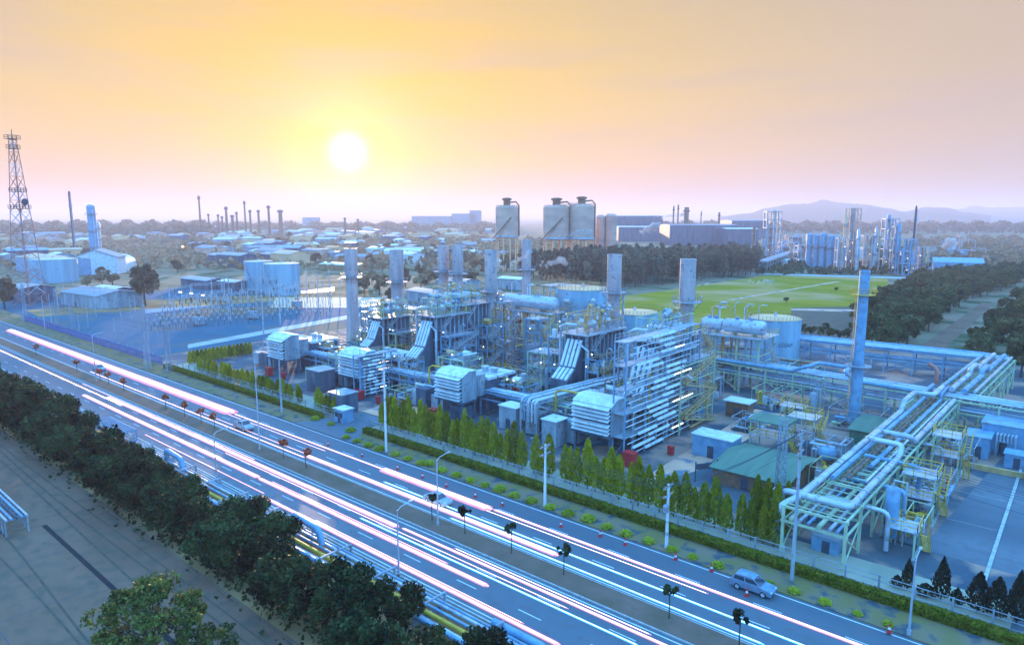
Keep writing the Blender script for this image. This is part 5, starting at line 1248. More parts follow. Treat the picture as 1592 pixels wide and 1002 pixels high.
# two workers on the inner road
def person(x, y, rz, label, shirt, trousers, stride=.25):
    me = bpy.data.meshes.new('body'); s = stride
    V = [(0,0,.95),(0,0,1.15),(0,0,1.38),(0,0,1.50),(0,.02,1.60),(0,.02,1.74),(-.10,0,.90),(-.11,s*.6,.50),(-.11,s*.4,.08),(-.11,s*.4+.14,.04),(.10,0,.90),(.11,-s*.2,.50),(.11,-s,.08),(.11,-s+.14,.04),
         (-.20,0,1.42),(-.25,-.05,1.15),(-.24,.08,.92),(-.23,.12,.82),(.20,0,1.42),(.25,.02,1.15),(.26,.12,.95),(.25,.16,.85)]
    E_ = [(0,1),(1,2),(2,3),(3,4),(4,5),(0,6),(6,7),(7,8),(8,9),(0,10),(10,11),(11,12),(12,13),(2,14),(14,15),(15,16),(16,17),(2,18),(18,19),(19,20),(20,21)]
    R_ = [.15,.14,.17,.07,.08,.10,.10,.075,.05,.045,.10,.075,.05,.045,.08,.05,.04,.035,.08,.05,.04,.035]
    me.from_pydata(V, E_, []); o = bpy.data.objects.new('person', me); COL.objects.link(o)
    sm = o.modifiers.new('skin','SKIN'); o.modifiers.new('smooth','SUBSURF').levels = 1
    lay = me.skin_vertices[0] if me.skin_vertices else None
    if lay is None:
        bm = bmesh.new(); bm.from_mesh(me); bm.verts.layers.skin.verify(); bm.to_mesh(me); bm.free(); lay = me.skin_vertices[0]
    for d_, r_ in zip(lay.data, R_): d_.radius = (r_, r_)
    lay.data[0].use_root = True
    me.materials.append(shirt); o.location = (x,y,0); o.rotation_euler = (0,0,rz)
    MB().lathe([(.125,1.68),(.13,1.74),(.11,1.82),(.05,1.86)], (0,.02), 14).build('helmet', M['white'], o)
    b = MB(); b.tube([(-.11,0,.94),(-.11,s*.6,.52),(-.11,s*.4,.12)],[.125,.10,.085],10); b.tube([(.11,0,.94),(.11,-s*.2,.52),(.11,-s,.12)],[.125,.10,.085],10); b.build('trousers', M['dark'], o)
    tag(o, label, 'person', 'workers walking on the inner road'); return o
x, y = G(1135,685); person(x, y, .4, 'left worker in dark clothes and white helmet walking on the inner road', M['dark'], M['dark'])
x, y = G(1141,686); person(x, y, .9, 'right worker in blue shirt and white helmet on the inner road', M['blue'], M['dark'])
# ================================================================ switchyard
t = thing('picket_fence','bright blue picket fence along the verge before the switchyard','fence',(0,76.6,.1))
b = MB(); x = -318
while x < -192:
    b.bx(x-.13,x+.13,-.05,.05,0,2.3); x += .8
b.build('picket', M['fence_blue'], t)
b = MB(); b.bar((-318,0,.6),(-192,0,.6),.1); b.bar((-318,0,1.8),(-192,0,1.8),.1); b.build('rail', M['fence_blue'], t)
for x in range(-318,-190,6): MB().bx(x-.16,x+.16,.06,.3,0,2.5).build('post', M['steelpaint'], t)
for px, pb, pt, lab in [(230,574,473,'lattice pole at the near edge of the switchyard, left of its twin'),(263,577,500,'lattice pole at the near edge of the switchyard, right of its twin'),(90,505,448,'lattice pole far up the blue picket fence'),(113,512,455,'second lattice pole up the blue picket fence'),(40,500,440,'lattice pole at the far end of the blue picket fence')]:
    x, y = G(px,pb); lattice('lattice_pole', lab, 'lattice pole', x, y, 0, ZT((x,y),pt), 1.3, .6, 8, 'steelpaint', bw=.05)
ins = MB(); ins.lathe([(.13,0),(.13,2.6)], n=6); ins.mat(1)
for k in range(3): ins.lathe([(.08,2.6+k*.3),(.2,2.7+k*.3),(.08,2.85+k*.3)], n=7)
INS = ins.mesh('post_insulator', [M['rust'], M['white']])
rn = random.Random(3); i = 0
for r_ in range(9):
    for c_ in range(30):
        px = 236 + c_*9.4 + r_*4 + rn.uniform(-.5,.5); py = 514 - r_*6.6 - c_*.75 + rn.uniform(-.3,.3)
        if px > 520 or py < 448 or i >= 220: continue
        x, y = G(px, py); i += 1
        o = bpy.data.objects.new('post_insulator', INS); COL.objects.link(o); o.location = (x,y,0); s = rn.uniform(.75,1.0); o.scale = (s,s,s)
        tag(o, 'slim rusty insulator post with white discs standing in the switchyard', 'insulator post', 'insulator posts in the switchyard')
def gantry(px, py, w, h, rz, lab):
    x, y = G(px, py); t = thing('gantry', lab, 'gantry', (x,y,0), rz, 'switchyard gantries')
    for xx in (0,w):
        b = MB(); 
        for sx in (-.35,.35): b.bar((xx+sx*1.4,0,0),(xx+sx*.4,0,h),.16)
        for k in range(8): b.bar((xx-.5+.04*k,0,h*k/8),(xx+.5-.04*k,0,h*(k+1)/8),.09)
        b.build('leg', M['galv'], t)
    b = MB()
    for z in (h-.9,h): b.bar((0,0,z),(w,0,z),.12)
    for k in range(10): b.bar((w*k/10,0,h-.9 if k % 2 else h),(w*(k+1)/10,0,h if k % 2 else h-.9),.08)
    b.build('beam', M['galv'], t)
    for k in range(3): MB().lathe([(.1,h-3),(.3,h-2.6),(.1,h-2.3),(.3,h-1.9),(.1,h-1)],n=7).build('insulator', M['rust'], t, (w*(k+1)/4,0,0))
gp = [(272,500),(310,498),(355,492),(400,486),(440,480),(460,468),(430,460),(380,457),(330,460),(285,495),(330,488),(375,482),(420,476),(300,472),(350,468),(400,462),(265,480)]
for i, (px,py) in enumerate(gp): gantry(px,py,13,9.5,.5+.05*i if i % 2 else 2.0,'steel gantry of the switchyard, %s from the highway side' % nth(i+1))
rn = random.Random(61); pk = []
for k in range(18):
    px = 70 + k*11 + rn.uniform(-3,3); py = 512 - (k % 5)*11 + (px-70)*.16*(1 if k % 5 < 2 else .3) + rn.uniform(-2,2)
    x, y = G(px, py); h = rn.uniform(7,13); t = thing('line_pole','thin grey line pole with a short crossbar between blue fence and switchyard','pole',(x,y,0),.4,'line poles between blue fence and switchyard')
    MB().tube([(0,0,0),(0,0,h)],[.16,.10],6).build('pole', M['galv'], t); MB().bar((-1.3,0,h-.5),(1.3,0,h-.5),.12).build('crossarm', M['rust'], t); pk.append((x,y,h))
for k in range(0,12,3):
    A, B = pk[k], pk[k+5]; b = MB(); b.tube(sag((A[0]-1,A[1],A[2]-.4),(B[0]-1,B[1],B[2]-.4),.5),.03,4); b.tube(sag((A[0]+1,A[1],A[2]-.4),(B[0]+1,B[1],B[2]-.4),.5),.03,4)
    tag(b.build('power_line', M['dark']), 'pair of thin wires between two grey line poles by the switchyard', 'power line', 'wires between the line poles')
for px,py,lab in [(300,505,'grey transformer nearest the blue picket fence'),(455,478,'grey transformer at the plant end of the switchyard'),(385,495,'grey transformer in the middle of the switchyard')]:
    x, y = G(px,py); t = thing('transformer',lab,'transformer',(x,y,0))
    MB().bx(0,4,0,2.6,.3,3.2).build('tank', M['steelpaint'], t); b = MB()
    for k in range(8): b.bx(.2+k*.45,.4+k*.45,-.7,0,.6,2.8)
    b.build('radiator', M['steelpaint'], t)
    for k in range(3): MB().lathe([(.12,3.2),(.25,3.5),(.12,3.7),(.25,4),(.1,4.4)],n=8).build('bushing', M['rust'], t, (.8+k*1.2,1.3,0))
for k,(px,pb,pt) in enumerate([(478,470,420),(495,478,425),(514,490,420),(529,475,432),(410,520,415),(436,505,425)]):
    x, y = G(px,pb); t = thing('slim_mast','slim pale mast between switchyard and first stack, %s from the left' % nth([3,4,5,6,1,2][k]),'mast',(x,y,0),0,'slim pale masts')
    h = ZT((x,y),pt); MB().tube([(0,0,0),(0,0,h)],[.28,.14],8).build('pole', M['galv'], t); MB().bar((-1.2,0,h-.4),(1.2,0,h-.4),.14).build('crossarm', M['galv'], t)
# ================================================================ left middle distance
x, y = G(47,474); h = ZT((x,y),212)
t = lattice('lattice_mast','tall red and white lattice mast with platforms and a dish','mast',x,y,0,h*.98,9.5,2.0,14,'redwhite',['redwhite','galv'],bw=.15,rz=.5)
for z, w in ((h*.985,4.2),(h*.93,3.6),(h*.58,6),(h*.68,4.6)): 
    b = MB(); b.box((0,0,z),(w,w,.2)); b.rail([(-w/2,-w/2,z),(w/2,-w/2,z),(w/2,w/2,z),(-w/2,w/2,z)],1.6,.16,1.5,True); b.build('platform', M['rust'], t)
for z, a, s in ((h*.57,2.4,4.6),(h*.62,.2,2.6)): 
    q = MB(); q.lathe([(1.6,0),(1.2,.5),(.2,.7)],n=16); o = q.build('dish', M['dark'], t, (cos(a)*s,sin(a)*s,z)); o.rotation_euler = (pi/2,0,a)
MB().bar((0,0,h*.98),(0,0,h*1.04),.2).build('aerial', M['dark'], t)
def column(px, pb, pt, pw, lab, m='pipeblue', name='process_column', plats=3, top='flat', group=None, cat='column', plw=1.3):
    x, y = G(px,pb); d = DEP(x,y); h = ZT((x,y),pt); r = pw*d/FPX/2
    t = thing(name, lab, cat, (x,y,0), 0, group)
    MB().lathe([(r*1.1,0),(r,h*.1),(r,h*.97),(r*.6,h),(.05,h+.02)], n=18).build('shell', M[m], t)
    for k in range(plats):
        z = h*(k+1)/(plats+.6); b = MB(); b.lathe([(r,z),(r*plw+.6,z),(r*plw+.6,z+.25),(r,z+.25)],n=14,caps=False)
        b.rail([((r*plw+.5)*cos(2*pi*i/8),(r*plw+.5)*sin(2*pi*i/8),z) for i in range(8)],1.3,.14,9,True); b.build('platform', M['steelpaint'], t)
    MB().tube([(r+.4,0,0),(r+.4,0,h*.9),(0,0,h+.8)],max(.2,r*.1),6).build('riser', M['galv'], t)
    return t
column(149,410,318,12,'broad blue column leaning tall over the white vaulted hall')
column(158,408,345,5,'thinner pale column right beside the broad blue one',m='galv')
column(117,398,297,3.6,'thin dark stack left of the broad blue column',m='dark',name='far_stack',plats=2)
x,y = G(40,430); cabin('warehouse','long warehouse with a cream roof behind the lattice mast','warehouse',x-62,y+10,78,26,11,'pipeblue','sand',gable=2.2,door=False)
# vaulted white hall with gabled end block
x,y = G(165,418); t = thing('vaulted_hall','white hall with a vaulted roof and a gabled grey roofed block','hall',(x,y,0),-.62)
q = [( -11*cos(pi*i/12)*1.0+11, 5+7*sin(pi*i/12)) for i in range(13)]
MB().prismx([(0,0)]+q+[(22,0)],0,38).build('vault', M['roofwhite'], t)
MB().prismx([(-3,0),(-3,12),(11,17),(25,12),(25,0)],38,58).build('end_block', M['white'], t)
MB().prismx([(-4,11.8),(11,17.1),(26,11.8),(26,12.3),(11,17.8),(-4,12.3)],37.5,58.5).build('roof', M['roofgrey'], t)
b = MB()
for k in range(5): b.bx(4+k*6,7+k*6,-.3,.4,2,6)
b.build('window', M['glass'], t)
MB().bx(44,51,-3.2,-2.9,0,6).build('door', M['blue'], t)
# low sheds by the mast and beyond the switchyard
SHD = [(115,478,34,20,6,'steelpaint','roofgrey','wide grey roofed shed before the big blue tank at the left'),(150,470,20,14,6,'blue','roofwhite','shed with a bright white roof panel beside the roadside tree'),(300,448,30,12,5,'blue','pipeblue','blue roofed shed left of the joined blue tanks'),(350,452,16,9,5,'blue','roofwhite','small shed with white roof just left of the joined blue tanks'),
 (20,470,18,14,7,'blue','steelpaint','blue walled shed at the left frame edge'),(500,402,34,16,6,'steelpaint','roofgrey','long dark roofed hall behind the leftmost stack'),(590,396,36,12,6,'roofred','roofred','ochre roofed long shed behind the second stack'),(435,398,18,12,7,'pipeblue','roofgrey','pale gabled building behind the joined tanks'),(520,420,40,14,4,'roofred','roofwhite','pinkish low roof behind the slim masts'),(640,400,30,16,8,'tan','sand','tan walled building lit by the sun behind the second stack'),(700,450,22,14,5,'steelpaint','mauve','mauve roofed shed behind the close pair of stacks'),(660,470,26,12,5,'steelpaint','roofgrey','long grey shed behind the second stack'),(790,450,16,10,6,'steelpaint','roofwhite','white roofed shed at the foot of the single silo')]
for px,py,w,dp,h,wl,rf,lab in SHD:
    x,y = G(px,py); cabin('shed',lab,'shed',x-w/2,y,w,dp,h,wl,rf,gable=dp*.09,rz=random.Random(px).uniform(-.15,.15),over=.6)
# hazy town of sheds and low buildings
rn = random.Random(12); nT = 0
kinds = [('roofgrey','steelpaint'),('roofwhite','white'),('roofwhite','steelpaint'),('roofred','cream'),('roofgrey','mauve'),('pipeblue','blue'),('sand','cream')]
for k in range(290):
    py = 352 + 62*rn.random()**1.7; px = rn.uniform(-10, 760)
    if 120 < px < 290 and py > 378: continue
    d = CAM_H*FPX/max(6,(py-HOR)); x, y = G(px, py)
    w = rn.uniform(9,30)*(1+d/1700); dp = rn.uniform(8,16)*(1+d/2500); h = rn.uniform(3.5,9)*(1+d/4500); rf, wl = rn.choice(kinds); rz = rn.choice([0,0,.05,-.04,.6,pi/2])
    t = thing('low_building','low industrial building of the hazy town behind the plant','building',(x,y,0),rz,'low buildings of the hazy town')
    MB().prismx([(0,0),(dp,0),(dp,h),(dp/2,h+dp*.12),(0,h)],0,w).build('wall', M[wl], t)
    g_ = dp*.12; MB().prismx([(-.5,h-.1),(dp/2,h+g_+.05),(dp+.5,h-.1),(dp+.5,h+.25),(dp/2,h+g_+.4),(-.5,h+.25)],-.5,w+.5).build('roof', M[rf], t); nT += 1
for px,pb,pt,pw,lab in [(730,345,327,18,'hazy block building on the horizon left of the silos'),(702,345,332,38,'long hazy building on the horizon before the block'),(640,348,336,60,'long pale hall on the hazy horizon'),(470,350,338,24,'small pale building on the horizon right of the far stacks')]:
    x,y = polar(px,2300); d = 2300; w = pw*d/FPX; h = ZT((x,y),pt); cabin('hazy_block',lab,'building',x,y,w,w*.5,h,'steelpaint','roofgrey',rz=YAW,door=False)
# far refinery stacks on the left horizon
for k,(px,pt,pw,lab) in enumerate([(311,304,2.6,'tallest thin stack on the left horizon'),(324,332,2.2,'short stack right of the tallest on the left horizon'),(339,333,2.4,'small stubby stack on the left horizon'),(345,336,2.6,'smallest stack on the left horizon'),(352,321,3.4,'stout stack on the left horizon'),(361,334,4.0,'squat column right of the stout stack on the horizon'),(368,329,2.6,'slim column beside the squat one on the horizon'),(381,312,2.4,'needle stack in the middle of the left horizon row'),(389,326,3.0,'medium stack next to the needle stack'),(402,326,3.2,'paired stack with a wide cap on the left horizon'),(418,319,3.4,'stout tall stack near the right end of the horizon row'),(436,326,5.5,'broad capped column ending the horizon row'),(536,338,2.6,'thin stack behind the leftmost exhaust stack'),(556,340,2.8,'thin stack right behind the leftmost exhaust stack')]):
    x,y = polar(px,1500); h = ZT((x,y),pt); r = pw*1500/FPX/2
    t = thing('far_stack',lab,'stack',(x,y,0),0,'stacks on the left horizon')
    MB().lathe([(r*1.5,0),(r*1.1,h*.4),(r,h)],n=12).build('shaft', M['rust'], t); MB().lathe([(r*1.02,h*.9),(r*1.7,h*.92),(r*1.7,h*.96),(r*1.02,h*.98)],n=12,caps=False).build('platform', M['dark'], t)
# ================================================================ concrete silos on legs
def silo(px, pb, pt, pw, lab, legs=True, dist=None, conveyor=True, cap=True, zb=None):
    x,y = polar(px,dist); d = dist; h = ZT((x,y),pt); r = pw*d/FPX/2; z0 = zb if zb is not None else ZT((x,y),pb)
    t = thing('silo',lab,'silo',(x,y,0),YAW,'silos')
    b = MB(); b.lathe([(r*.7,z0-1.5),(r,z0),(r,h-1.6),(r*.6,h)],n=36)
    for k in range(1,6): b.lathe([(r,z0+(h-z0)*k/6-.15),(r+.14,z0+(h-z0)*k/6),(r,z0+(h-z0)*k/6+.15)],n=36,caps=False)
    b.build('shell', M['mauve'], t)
    if legs:
        MB().lathe([(r*1.03,z0-.8),(r*1.05,z0-.7),(r*1.05,z0+.6),(r*1.0,z0+.7)],n=36).build('ring_beam', M['galv'], t)
        for k in range(10):
            a = 2*pi*k/10; MB().bar((r*.95*cos(a),r*.95*sin(a),-1),(r*.95*cos(a),r*.95*sin(a),z0-.7),.9).build('leg', M['cream'], t)
    if cap:
        MB().lathe([(r*.3,h-.2),(r*.3,h+3.6),(r*.42,h+3.8),(r*.42,h+5),(r*.2,h+5.6)],n=14).build('head_house', M['rust'], t)
        b = MB(); b.rail([(r*.95*cos(2*pi*i/14),r*.95*sin(2*pi*i/14),h-1.6) for i in range(14)],1.6,.16,4,True); b.build('top_rail', M['rust'], t)
        MB().tube([(r*.2,0,h+2),(r*.8,0,h+2.6),(r*1.05,-.3,h),(r*1.06,-.3,z0)],.6,8).build('duct', M['rust'], t)
    if conveyor:
        b = MB(); b.bar((-r*1.25,-r*1.05,z0-2),(r*.4,-r*1.05,z0+(h-z0)*.62),1.3,.8); b.build('stairway', M['rust'], t)
SD = 520
silo(788,367,319,35,'single concrete silo on legs left of the silo pair',dist=SD,zb=None)
silo(865,370,319,41,'left silo of the joined pair, with a slanting stair',dist=SD)
silo(904,370,317,39,'right silo of the joined pair',dist=SD,conveyor=False)
silo(934,380,334,14,'slim brown silo right of the joined pair',dist=540,legs=False,conveyor=False,cap=False,zb=2)
silo(950,385,332,18,'broader brown silo at the right end of the silo group',dist=540,legs=False,conveyor=False,cap=False,zb=2)
x,y = polar(884,515); t = thing('bridge_walk','steel walkway linking the tops of the joined silo pair','walkway',(x,y,0),YAW)
h = ZT((x,y),318); MB().bx(-10,10,-.8,.8,h-.2,h).build('deck', M['galv'], t); r = MB(); r.rail([(-10,-.8,h),(10,-.8,h)],1.6,.15,2); r.build('rail', M['rust'], t)
# long blue roofed works and pale hall behind the grove
for px,dist,pw,py,dpx,wl,rf,lab in [(958,1250,72,336,90,'blue','pipeblue','long low hall with a deep blue roof right of the silos'),(1138,1250,56,343,70,'blue','pipeblue','long blue hall behind the right end of the grove'),(962,1150,70,353,60,'blue','roofwhite','long white roofed hall under the deep blue one'),(1042,1000,104,350,70,'blue','roofgrey','big hall with a row of roof stacks behind the grove'),(1130,960,50,356,40,'blue','roofwhite','low white roofed wing of the pale hall')]:
    x,y = polar(px,dist); w = pw*dist/FPX; h = ZT((x,y),py); cabin('long_hall',lab,'hall',x,y,w,dpx,h,wl,rf,rz=YAW,door=False,gable=1.5)
for px,pt,pw,lab in [(1027+20,320,2.2,'left thin stack on the pale hall'),(1054,318,2.2,'second thin stack on the pale hall'),(1067,322,7,'stout reddish column over the pale hall'),(1090,328,1.6,'faint mast over the right half of the pale hall'),(1118,330,3,'small pointed column at the end of the pale hall')]:
    x,y = polar(px,1040); h = ZT((x,y),pt); r = pw*1040/FPX/2; t = thing('hall_stack',lab,'stack',(x,y,0),0,'stacks over the pale hall')
    MB().lathe([(r*1.2,0),(r,h)],n=12).build('shaft', M['rust'], t); MB().lathe([(r*1.02,h*.88),(r*1.8,h*.9),(r*1.02,h*.92)],n=12,caps=False).build('platform', M['dark'], t)
# ================================================================ refinery beyond the green field
def tower(px, pb, pt, pw, lab, m='steelpaint', seed=0):
    x,y = G(px,pb); d = DEP(x,y); h = ZT((x,y),pt); w = pw*d/FPX
    t = thing('process_tower',lab,'process tower',(x,y,0),YAW,'towers of the far refinery'); rn = random.Random(seed); n = max(3,int(h/7))
    b = MB()
    for sx in (0,w*.5,w):
        for sy in (0,w*.6): b.bar((sx,sy,0),(sx,sy,h),w*.05+.25)
    for k in range(n+1):
        z = h*k/n
        for sy in (0,w*.6): b.bar((0,sy,z),(w,sy,z),w*.04+.2)
        for sx in (0,w*.5,w): b.bar((sx,0,z),(sx,w*.6,z),w*.04+.2)
        if k < n: b.bar((0,0,z),(w*.5,0,h*(k+1)/n),.3); b.bar((w,0,z),(w*.5,0,h*(k+1)/n),.3)
    b.build('frame', M[m], t)
    for k in range(n): 
        if rn.random() < .8: MB().bx(-.4,w+.4,-.4,w*.6+.4,h*(k+1)/n-.3,h*(k+1)/n).build('floor', M['galv'], t)
    for k in range(5):
        xx = rn.uniform(.15,.85)*w; yy = rn.uniform(.1,.5)*w; r = w*rn.uniform(.07,.16); z0 = rn.uniform(0,.4)*h; z1 = rn.uniform(.6,1.08)*h
        MB().lathe([(r,z0),(r,z1),(r*.3,z1+r*.6)],(xx,yy),14).build('vessel', M[rn.choice(['galv','mauve','pipeblue','steelpaint'])], t)
    for k in range(3): MB().lathe([(.01,0),(.26,.25),(.01,.5)],(rn.uniform(0,w),-.6),8).build('lamp', M['lamp_warm'], t, (0,0,rn.uniform(.1,.8)*h))
    return t
for k,a in enumerate([(1189,404,329,22,'square tower at the left end of the far refinery'),(1314,420,324,18,'tallest tower of the far refinery with a pale stack on its left'),(1372,418,340,20,'tower right of the tallest one, behind the lone chimney top'),(1300,426,370,14,'small tower at the foot of the tallest one'),(1340,424,366,24,'broad low tower left of the lone chimney top'),(1402,428,372,20,'low tower right of the lone chimney'),(1240,412,382,24,'low wide frame left of the refinery cylinders'),(1426,424,384,16,'small frame at the right end of the far refinery'),(1215,400,376,26,'low frame behind the left square tower'),(1385,425,352,10,'slim tower right of the lone chimney')]): tower(*a, seed=k+70, m=['steelpaint','mauve','pipeblue'][k % 3])
for k,(px,pb,pt,pw) in enumerate([(1256,417,363,9),(1267,418,364,8),(1277,419,362,10),(1289,420,365,9),(1298,421,366,7)]):
    column(px,pb,pt,pw,'blue refinery cylinder, %s from the left in its row of five' % nth(k+1),m='pipeblue',plats=1,group='refinery cylinders')
for px,pb,pt,pw,lab,m in [(1309,420,330,4,'pale slanting looking stack left of the tallest tower','cream'),(1357,424,352,3,'slim column in the right half of the far refinery','galv'),(1416,420,320,3,'thin flare stack near the hills','dark'),(1442,352,334,4,'distant small column under the right hill','steelpaint'),(1392,426,345,4,'column beside the slim tower, right of the chimney','pipeblue'),(1330,425,356,4,'column between tallest tower and lone chimney','galv'),(1228,410,372,4,'column beside the left square tower','mauve'),(1170,402,352,4,'rusty stack at the right end of the grove','rust'),(1438,424,388,4,'pale pink stack at the right end of the refinery','cream')]:
    column(px,pb,pt,pw,lab,m=m,plats=2,group=None,name='refinery_column')
x,y = G(1470,428); cabin('refinery_shed','blue shed with a pale gable end at the edge of the right forest','shed',x-8,y,30,16,9,'pipeblue','pipeblue',gable=3,rz=.25,door=False)
x,y = G(1385,426); cabin('refinery_shed','long low blue roofed shed behind the lone chimney','shed',x-4,y+30,26,8,3,'pipeblue','pipeblue',gable=1,door=False)
rn = random.Random(44)
for k in range(46):
    px = rn.uniform(1175,1500); py = rn.uniform(372,412); x,y = G(px,py); d = DEP(x,y); w = rn.uniform(6,18); h = rn.uniform(4,13)
    t = thing('refinery_block','small block or tank among the pipes of the far refinery','plant block',(x,y,0),rn.choice([0,YAW]),'small blocks of the far refinery')
    if k % 3 == 0: MB().lathe([(w*.35,0),(w*.35,h),(w*.2,h+1.2)],n=18).build('shell', M[rn.choice(['galv','pipeblue','white'])], t)
    else: MB().bx(0,w,0,w*.6,0,h).build('wall', M[rn.choice(['steelpaint','pipeblue','blue','mauve'])], t); MB().bx(-.3,w+.3,-.3,w*.6+.3,h,h+.4).build('roof', M[rn.choice(['roofwhite','roofgrey','pipeblue'])], t)
    MB().tube([(w*.8,-1,0),(w*.8,-1,h*1.3),(w*1.6,-1,h*1.3),(w*1.6,-1,0)],.4,6).build('pipework', M['galv'], t)
    if k % 2 == 0: MB().lathe([(.01,0),(.28,.25),(.01,.55)],(w*.3,-.8),8).build('lamp', M['lamp_warm'], t, (0,0,h*.8))
f, ln = rack('pipe_bridge','long pale pipe bridge running up to the far refinery', G(1183,424), G(1255,395), 8, (5,8), 14, cm='galv', brace=False)
for i, v in enumerate((-3,-1.5,0,1.5,3)): pipe('pipe on the far refinery bridge, %s from its left' % nth(i+1), [f(0,v,8.4),f(ln,v,8.4)], .45, ['galv','pipeblue'][i % 2], 'pipes on the far refinery bridge', flanges=False)
b = thing('lit_yard_lamp','orange lit lamp in the hazy town beyond the white hall','lamp',(*G(285,398),0)); MB().tube([(0,0,0),(0,0,9)],.2,8).build('pole', M['dark'], b); MB().lathe([(.01,0),(1.3,.9),(.01,2)],n=12).build('lamp', M['lamp_trail_orange'], b, (0,0,9))
for k,(px,py) in enumerate([(281,461),(298,463),(316,466)]):
    b = thing('lit_shed_lamp','warm lit lamp beyond the switchyard, %s of the row of three' % nth(k+1),'lamp',(*G(px,py+3),0),0,'warm lamps beyond the switchyard'); MB().tube([(0,0,0),(0,0,3.2)],.1,6).build('pole', M['dark'], b); MB().box((0,0,3.3),(1.6,.8,.5)).build('lamp', M['lamp_warm'], b)
# ================================================================ woods and single trees further off
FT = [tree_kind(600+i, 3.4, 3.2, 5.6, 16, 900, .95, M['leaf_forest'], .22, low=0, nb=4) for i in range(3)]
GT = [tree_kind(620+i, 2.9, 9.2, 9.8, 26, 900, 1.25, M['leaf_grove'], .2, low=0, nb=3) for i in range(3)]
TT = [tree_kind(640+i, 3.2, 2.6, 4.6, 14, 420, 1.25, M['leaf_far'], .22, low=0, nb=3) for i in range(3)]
rn = random.Random(8)
def inside(p, poly_):
    c = False; n = len(poly_)
    for i in range(n):
        (x1,y1),(x2,y2) = poly_[i], poly_[(i+1) % n]
        if (y1 > p[1]) != (y2 > p[1]) and p[0] < (x2-x1)*(p[1]-y1)/(y2-y1)+x1: c = not c
    return c
def fill(polys, n, fn, sep):
    pts = []; tries = 0
    bb = [(min(p[0] for q in polys for p in q), max(p[0] for q in polys for p in q)), (min(p[1] for q in polys for p in q), max(p[1] for q in polys for p in q))]
    while len(pts) < n and tries < 60000:
        tries += 1; p = (rn.uniform(*bb[0]), rn.uniform(*bb[1]))
        if any(inside(p,q) for q in polys) and all(hypot(p[0]-a[0],p[1]-a[1]) > sep for a in pts): pts.append(p); fn(*p)
# right forest: left of the track and right of it
P1 = [G(1345,500),G(1352,545),G(1398,548),G(1436,522),G(1496,473),G(1592,440),G(1650,425),G(1500,432),G(1440,440),G(1400,450)]
P2 = [G(1500,560),G(1566,478),G(1700,445),G(1760,520),G(1700,600),G(1590,590)]
fill([P1], 190, lambda x,y: put_tree(FT[rn.randrange(3)],x,y,rn.uniform(.75,1.25),rn.uniform(0,6.3),'dense rounded tree in the dark forest right of the lone chimney',group='trees of the right forest',name='forest_tree'), 5.2)
fill([P2], 90, lambda x,y: put_tree(FT[rn.randrange(3)],x,y,rn.uniform(.8,1.3),rn.uniform(0,6.3),'dark tree beyond the forest track at the right frame edge',group='trees beyond the forest track',name='forest_tree'), 5.4)
x,y = G(1330,508); put_tree(FT[0],x,y+3,1.05,1,'lone rounded dark tree at the field edge left of the lone chimney',name='forest_tree')
for k,(px,py) in enumerate([(1250,520),(1262,522),(1275,524),(1290,526),(1303,528),(1316,528),(1240,516),(1325,515),(1284,518)]):
    x,y = G(px,py); put_tree(FT[k % 3],x,y,.42,k,'low bush at the near edge of the green field, %s listed from the tank' % nth(k+1),'bush','bushes at the field edge','bush')
for px,py,s,lab in [(1222,471,.35,'small dark bush alone in the green field by the track'),(1300,453,.3,'tiny dark bush far in the green field')]:
    x,y = G(px,py); put_tree(FT[1],x,y,s,0,lab,'bush',None,'bush')
# grove behind the tanks
P3 = [G(905,447),G(960,452),G(1060,440),G(1178,427),G(1182,412),G(1100,414),G(960,420),G(880,425),G(800,432)]
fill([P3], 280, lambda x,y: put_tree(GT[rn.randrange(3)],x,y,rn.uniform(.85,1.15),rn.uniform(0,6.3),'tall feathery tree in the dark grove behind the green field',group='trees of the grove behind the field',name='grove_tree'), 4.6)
# trees of the middle distance on the left
def tree_ok(px,py): return not (290 < px < 480 and 395 < py < 470) and not (150 < px < 280 and 380 < py < 422)
i = 0
while i < 170:
    py = 352+ (100)*rn.random()**1.5; px = rn.uniform(-20,800)
    if not tree_ok(px,py) or (py > 440 and px < 560 and px > 240): continue
    if py > 425 and px < 130: continue
    x,y = G(px,py); d = DEP(x,y); put_tree(TT[rn.randrange(3)],x,y,rn.uniform(.7,1.2)*(1+d/2600),rn.uniform(0,6.3),'bushy tree scattered among the low buildings of the hazy town',group='trees among the hazy town',name='town_tree'); i += 1
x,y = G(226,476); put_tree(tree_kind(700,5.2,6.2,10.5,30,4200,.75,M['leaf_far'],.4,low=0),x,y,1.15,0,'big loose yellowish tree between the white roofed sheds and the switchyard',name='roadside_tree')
x,y = G(8,480); put_tree(TT[1],x,y,1.9,0,'rounded olive tree at the left frame edge below the warehouse',name='roadside_tree')
x,y = G(136,448); put_tree(TT[2],x,y,1.0,0,'small yellow green tree right of the broad blue tank',name='roadside_tree')
for k,(px,py,s) in enumerate([(655,452,1.6),(590,458,1.5),(630,445,1.5),(612,470,1.0),(566,455,1.3),(588,523,.7),(720,440,1.4),(680,440,1.3)]):
    x,y = G(px,py); put_tree(TT[k % 3],x,y,s,k,'leafy green tree seen between the exhaust stacks, %s by size' % nth(k+1),'tree','trees between the exhaust stacks','leafy_tree')
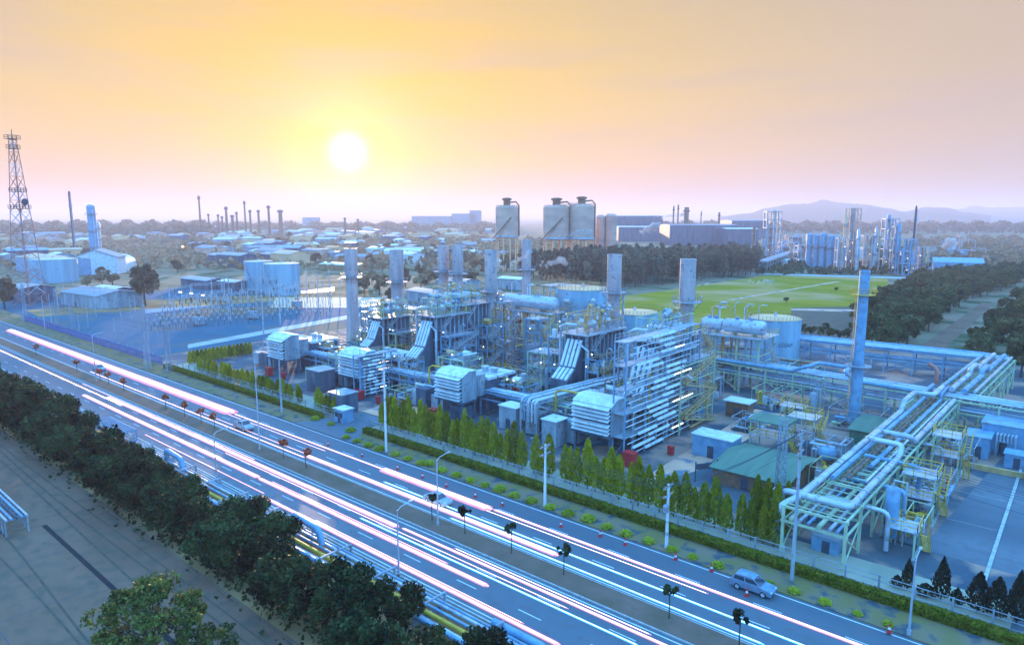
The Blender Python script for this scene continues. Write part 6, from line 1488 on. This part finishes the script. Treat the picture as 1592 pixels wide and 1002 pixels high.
# far-off woods that read as one mass each
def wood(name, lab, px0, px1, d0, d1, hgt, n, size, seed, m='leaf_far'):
    rd = random.Random(seed); b = MB()
    def fn():
        px = rd.uniform(px0,px1); d = d0+(d1-d0)*rd.random(); x,y = polar(px,d)
        hh = hgt*(.55+.45*sin(px*.083+seed)*sin(px*.21+d*.01))*(rd.random()**.35); return (x,y,max(.3,hh))
    leafcloud(b, n, fn, size, rd, .2)
    return tag(b.build(name, M[m], smooth=False), lab, 'woods', kind='stuff')
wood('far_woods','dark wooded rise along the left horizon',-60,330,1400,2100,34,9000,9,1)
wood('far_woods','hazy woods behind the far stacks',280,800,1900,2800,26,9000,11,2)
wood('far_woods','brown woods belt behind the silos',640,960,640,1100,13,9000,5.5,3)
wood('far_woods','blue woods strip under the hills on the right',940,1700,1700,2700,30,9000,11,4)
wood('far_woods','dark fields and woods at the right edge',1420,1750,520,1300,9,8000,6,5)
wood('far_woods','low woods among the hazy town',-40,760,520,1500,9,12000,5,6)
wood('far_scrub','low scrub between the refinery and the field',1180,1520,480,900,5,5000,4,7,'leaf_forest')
# steam plumes
SM = bpy.data.materials.new('steam'); SM.use_nodes = True; q = SM.node_tree; q.nodes.clear(); so_ = q.nodes.new('ShaderNodeOutputMaterial'); pv = q.nodes.new('ShaderNodeVolumePrincipled')
pv.inputs['Color'].default_value = (1,.96,.94,1); pv.inputs['Density'].default_value = .35; q.links.new(pv.outputs[0], so_.inputs['Volume'])
def plume(px, pz, dist, L_, r0, lab, dirx=1.0, rise=.25):
    x,y = polar(px,dist); z = ZT((x,y),pz); rd = random.Random(int(px)); me = None; bm = bmesh.new()
    R = Vector((cos(YAW),sin(YAW),0))
    for k in range(16):
        f_ = k/15; c = R*dirx*L_*f_ + Vector((0,0,L_*rise*f_)) + Vector((rd.gauss(0,1),rd.gauss(0,1),rd.gauss(0,1)))*r0*.35
        r = r0*(.25+.5*f_**.7)
        bmesh.ops.create_icosphere(bm, subdivisions=2, radius=r*rd.uniform(.8,1.15), matrix=__import__('mathutils').Matrix.Translation(c))
    me = bpy.data.meshes.new('steam_plume'); bm.to_mesh(me); bm.free(); me.materials.append(SM)
    o = bpy.data.objects.new('steam_plume', me); COL.objects.link(o); o.location = (x,y,z)
    rm = o.modifiers.new('merge','REMESH'); rm.mode = 'VOXEL'; rm.voxel_size = r0*.12
    tag(o, lab, 'steam', kind='stuff')
plume(793,411,205,6,1.0,'small white steam puff left of the middle exhaust stack',1,.6)
plume(836,415,205,8,1.5,'white steam curl right of the middle exhaust stack',1,.25)
plume(872,366,490,22,2.2,'pale steam drifting before the joined silo pair',1,.1)
plume(996,362,800,20,5,'white steam ball behind the grove',1,.4)
plume(1018,338,1100,50,4,'steam cloud over the deep blue hall',1,.1)
plume(1318,380,620,22,3.2,'white steam by the tallest refinery tower',1,.3)
plume(1318,392,560,18,2.2,'lower wisp of steam by the tallest refinery tower',1,.2)
plume(1470,388,560,10,4,'grey steam puff over the blue shed at the forest edge',.6,.6)
plume(1082,444,175,4,.5,'little steam wisp by the tallest looking stack',1,.1)
plume(1166,440,190,7,.9,'yellowish steam wisp over the drum platform',1,.1)
# ================================================================ air
hz = bpy.data.materials.new('haze_air'); hz.use_nodes = True; q = hz.node_tree; q.nodes.clear()
o_ = q.nodes.new('ShaderNodeOutputMaterial'); pv = q.nodes.new('ShaderNodeVolumePrincipled'); pv.inputs['Color'].default_value = (.97,.84,.86,1)
pv.inputs['Density'].default_value = 0.00021; pv.inputs['Anisotropy'].default_value = .22; q.links.new(pv.outputs[0], o_.inputs['Volume'])
b = MB(); b.bx(-26500,26500,-26500,26500,-1.3,190); tag(b.build('haze', hz, smooth=False), kind='stuff')
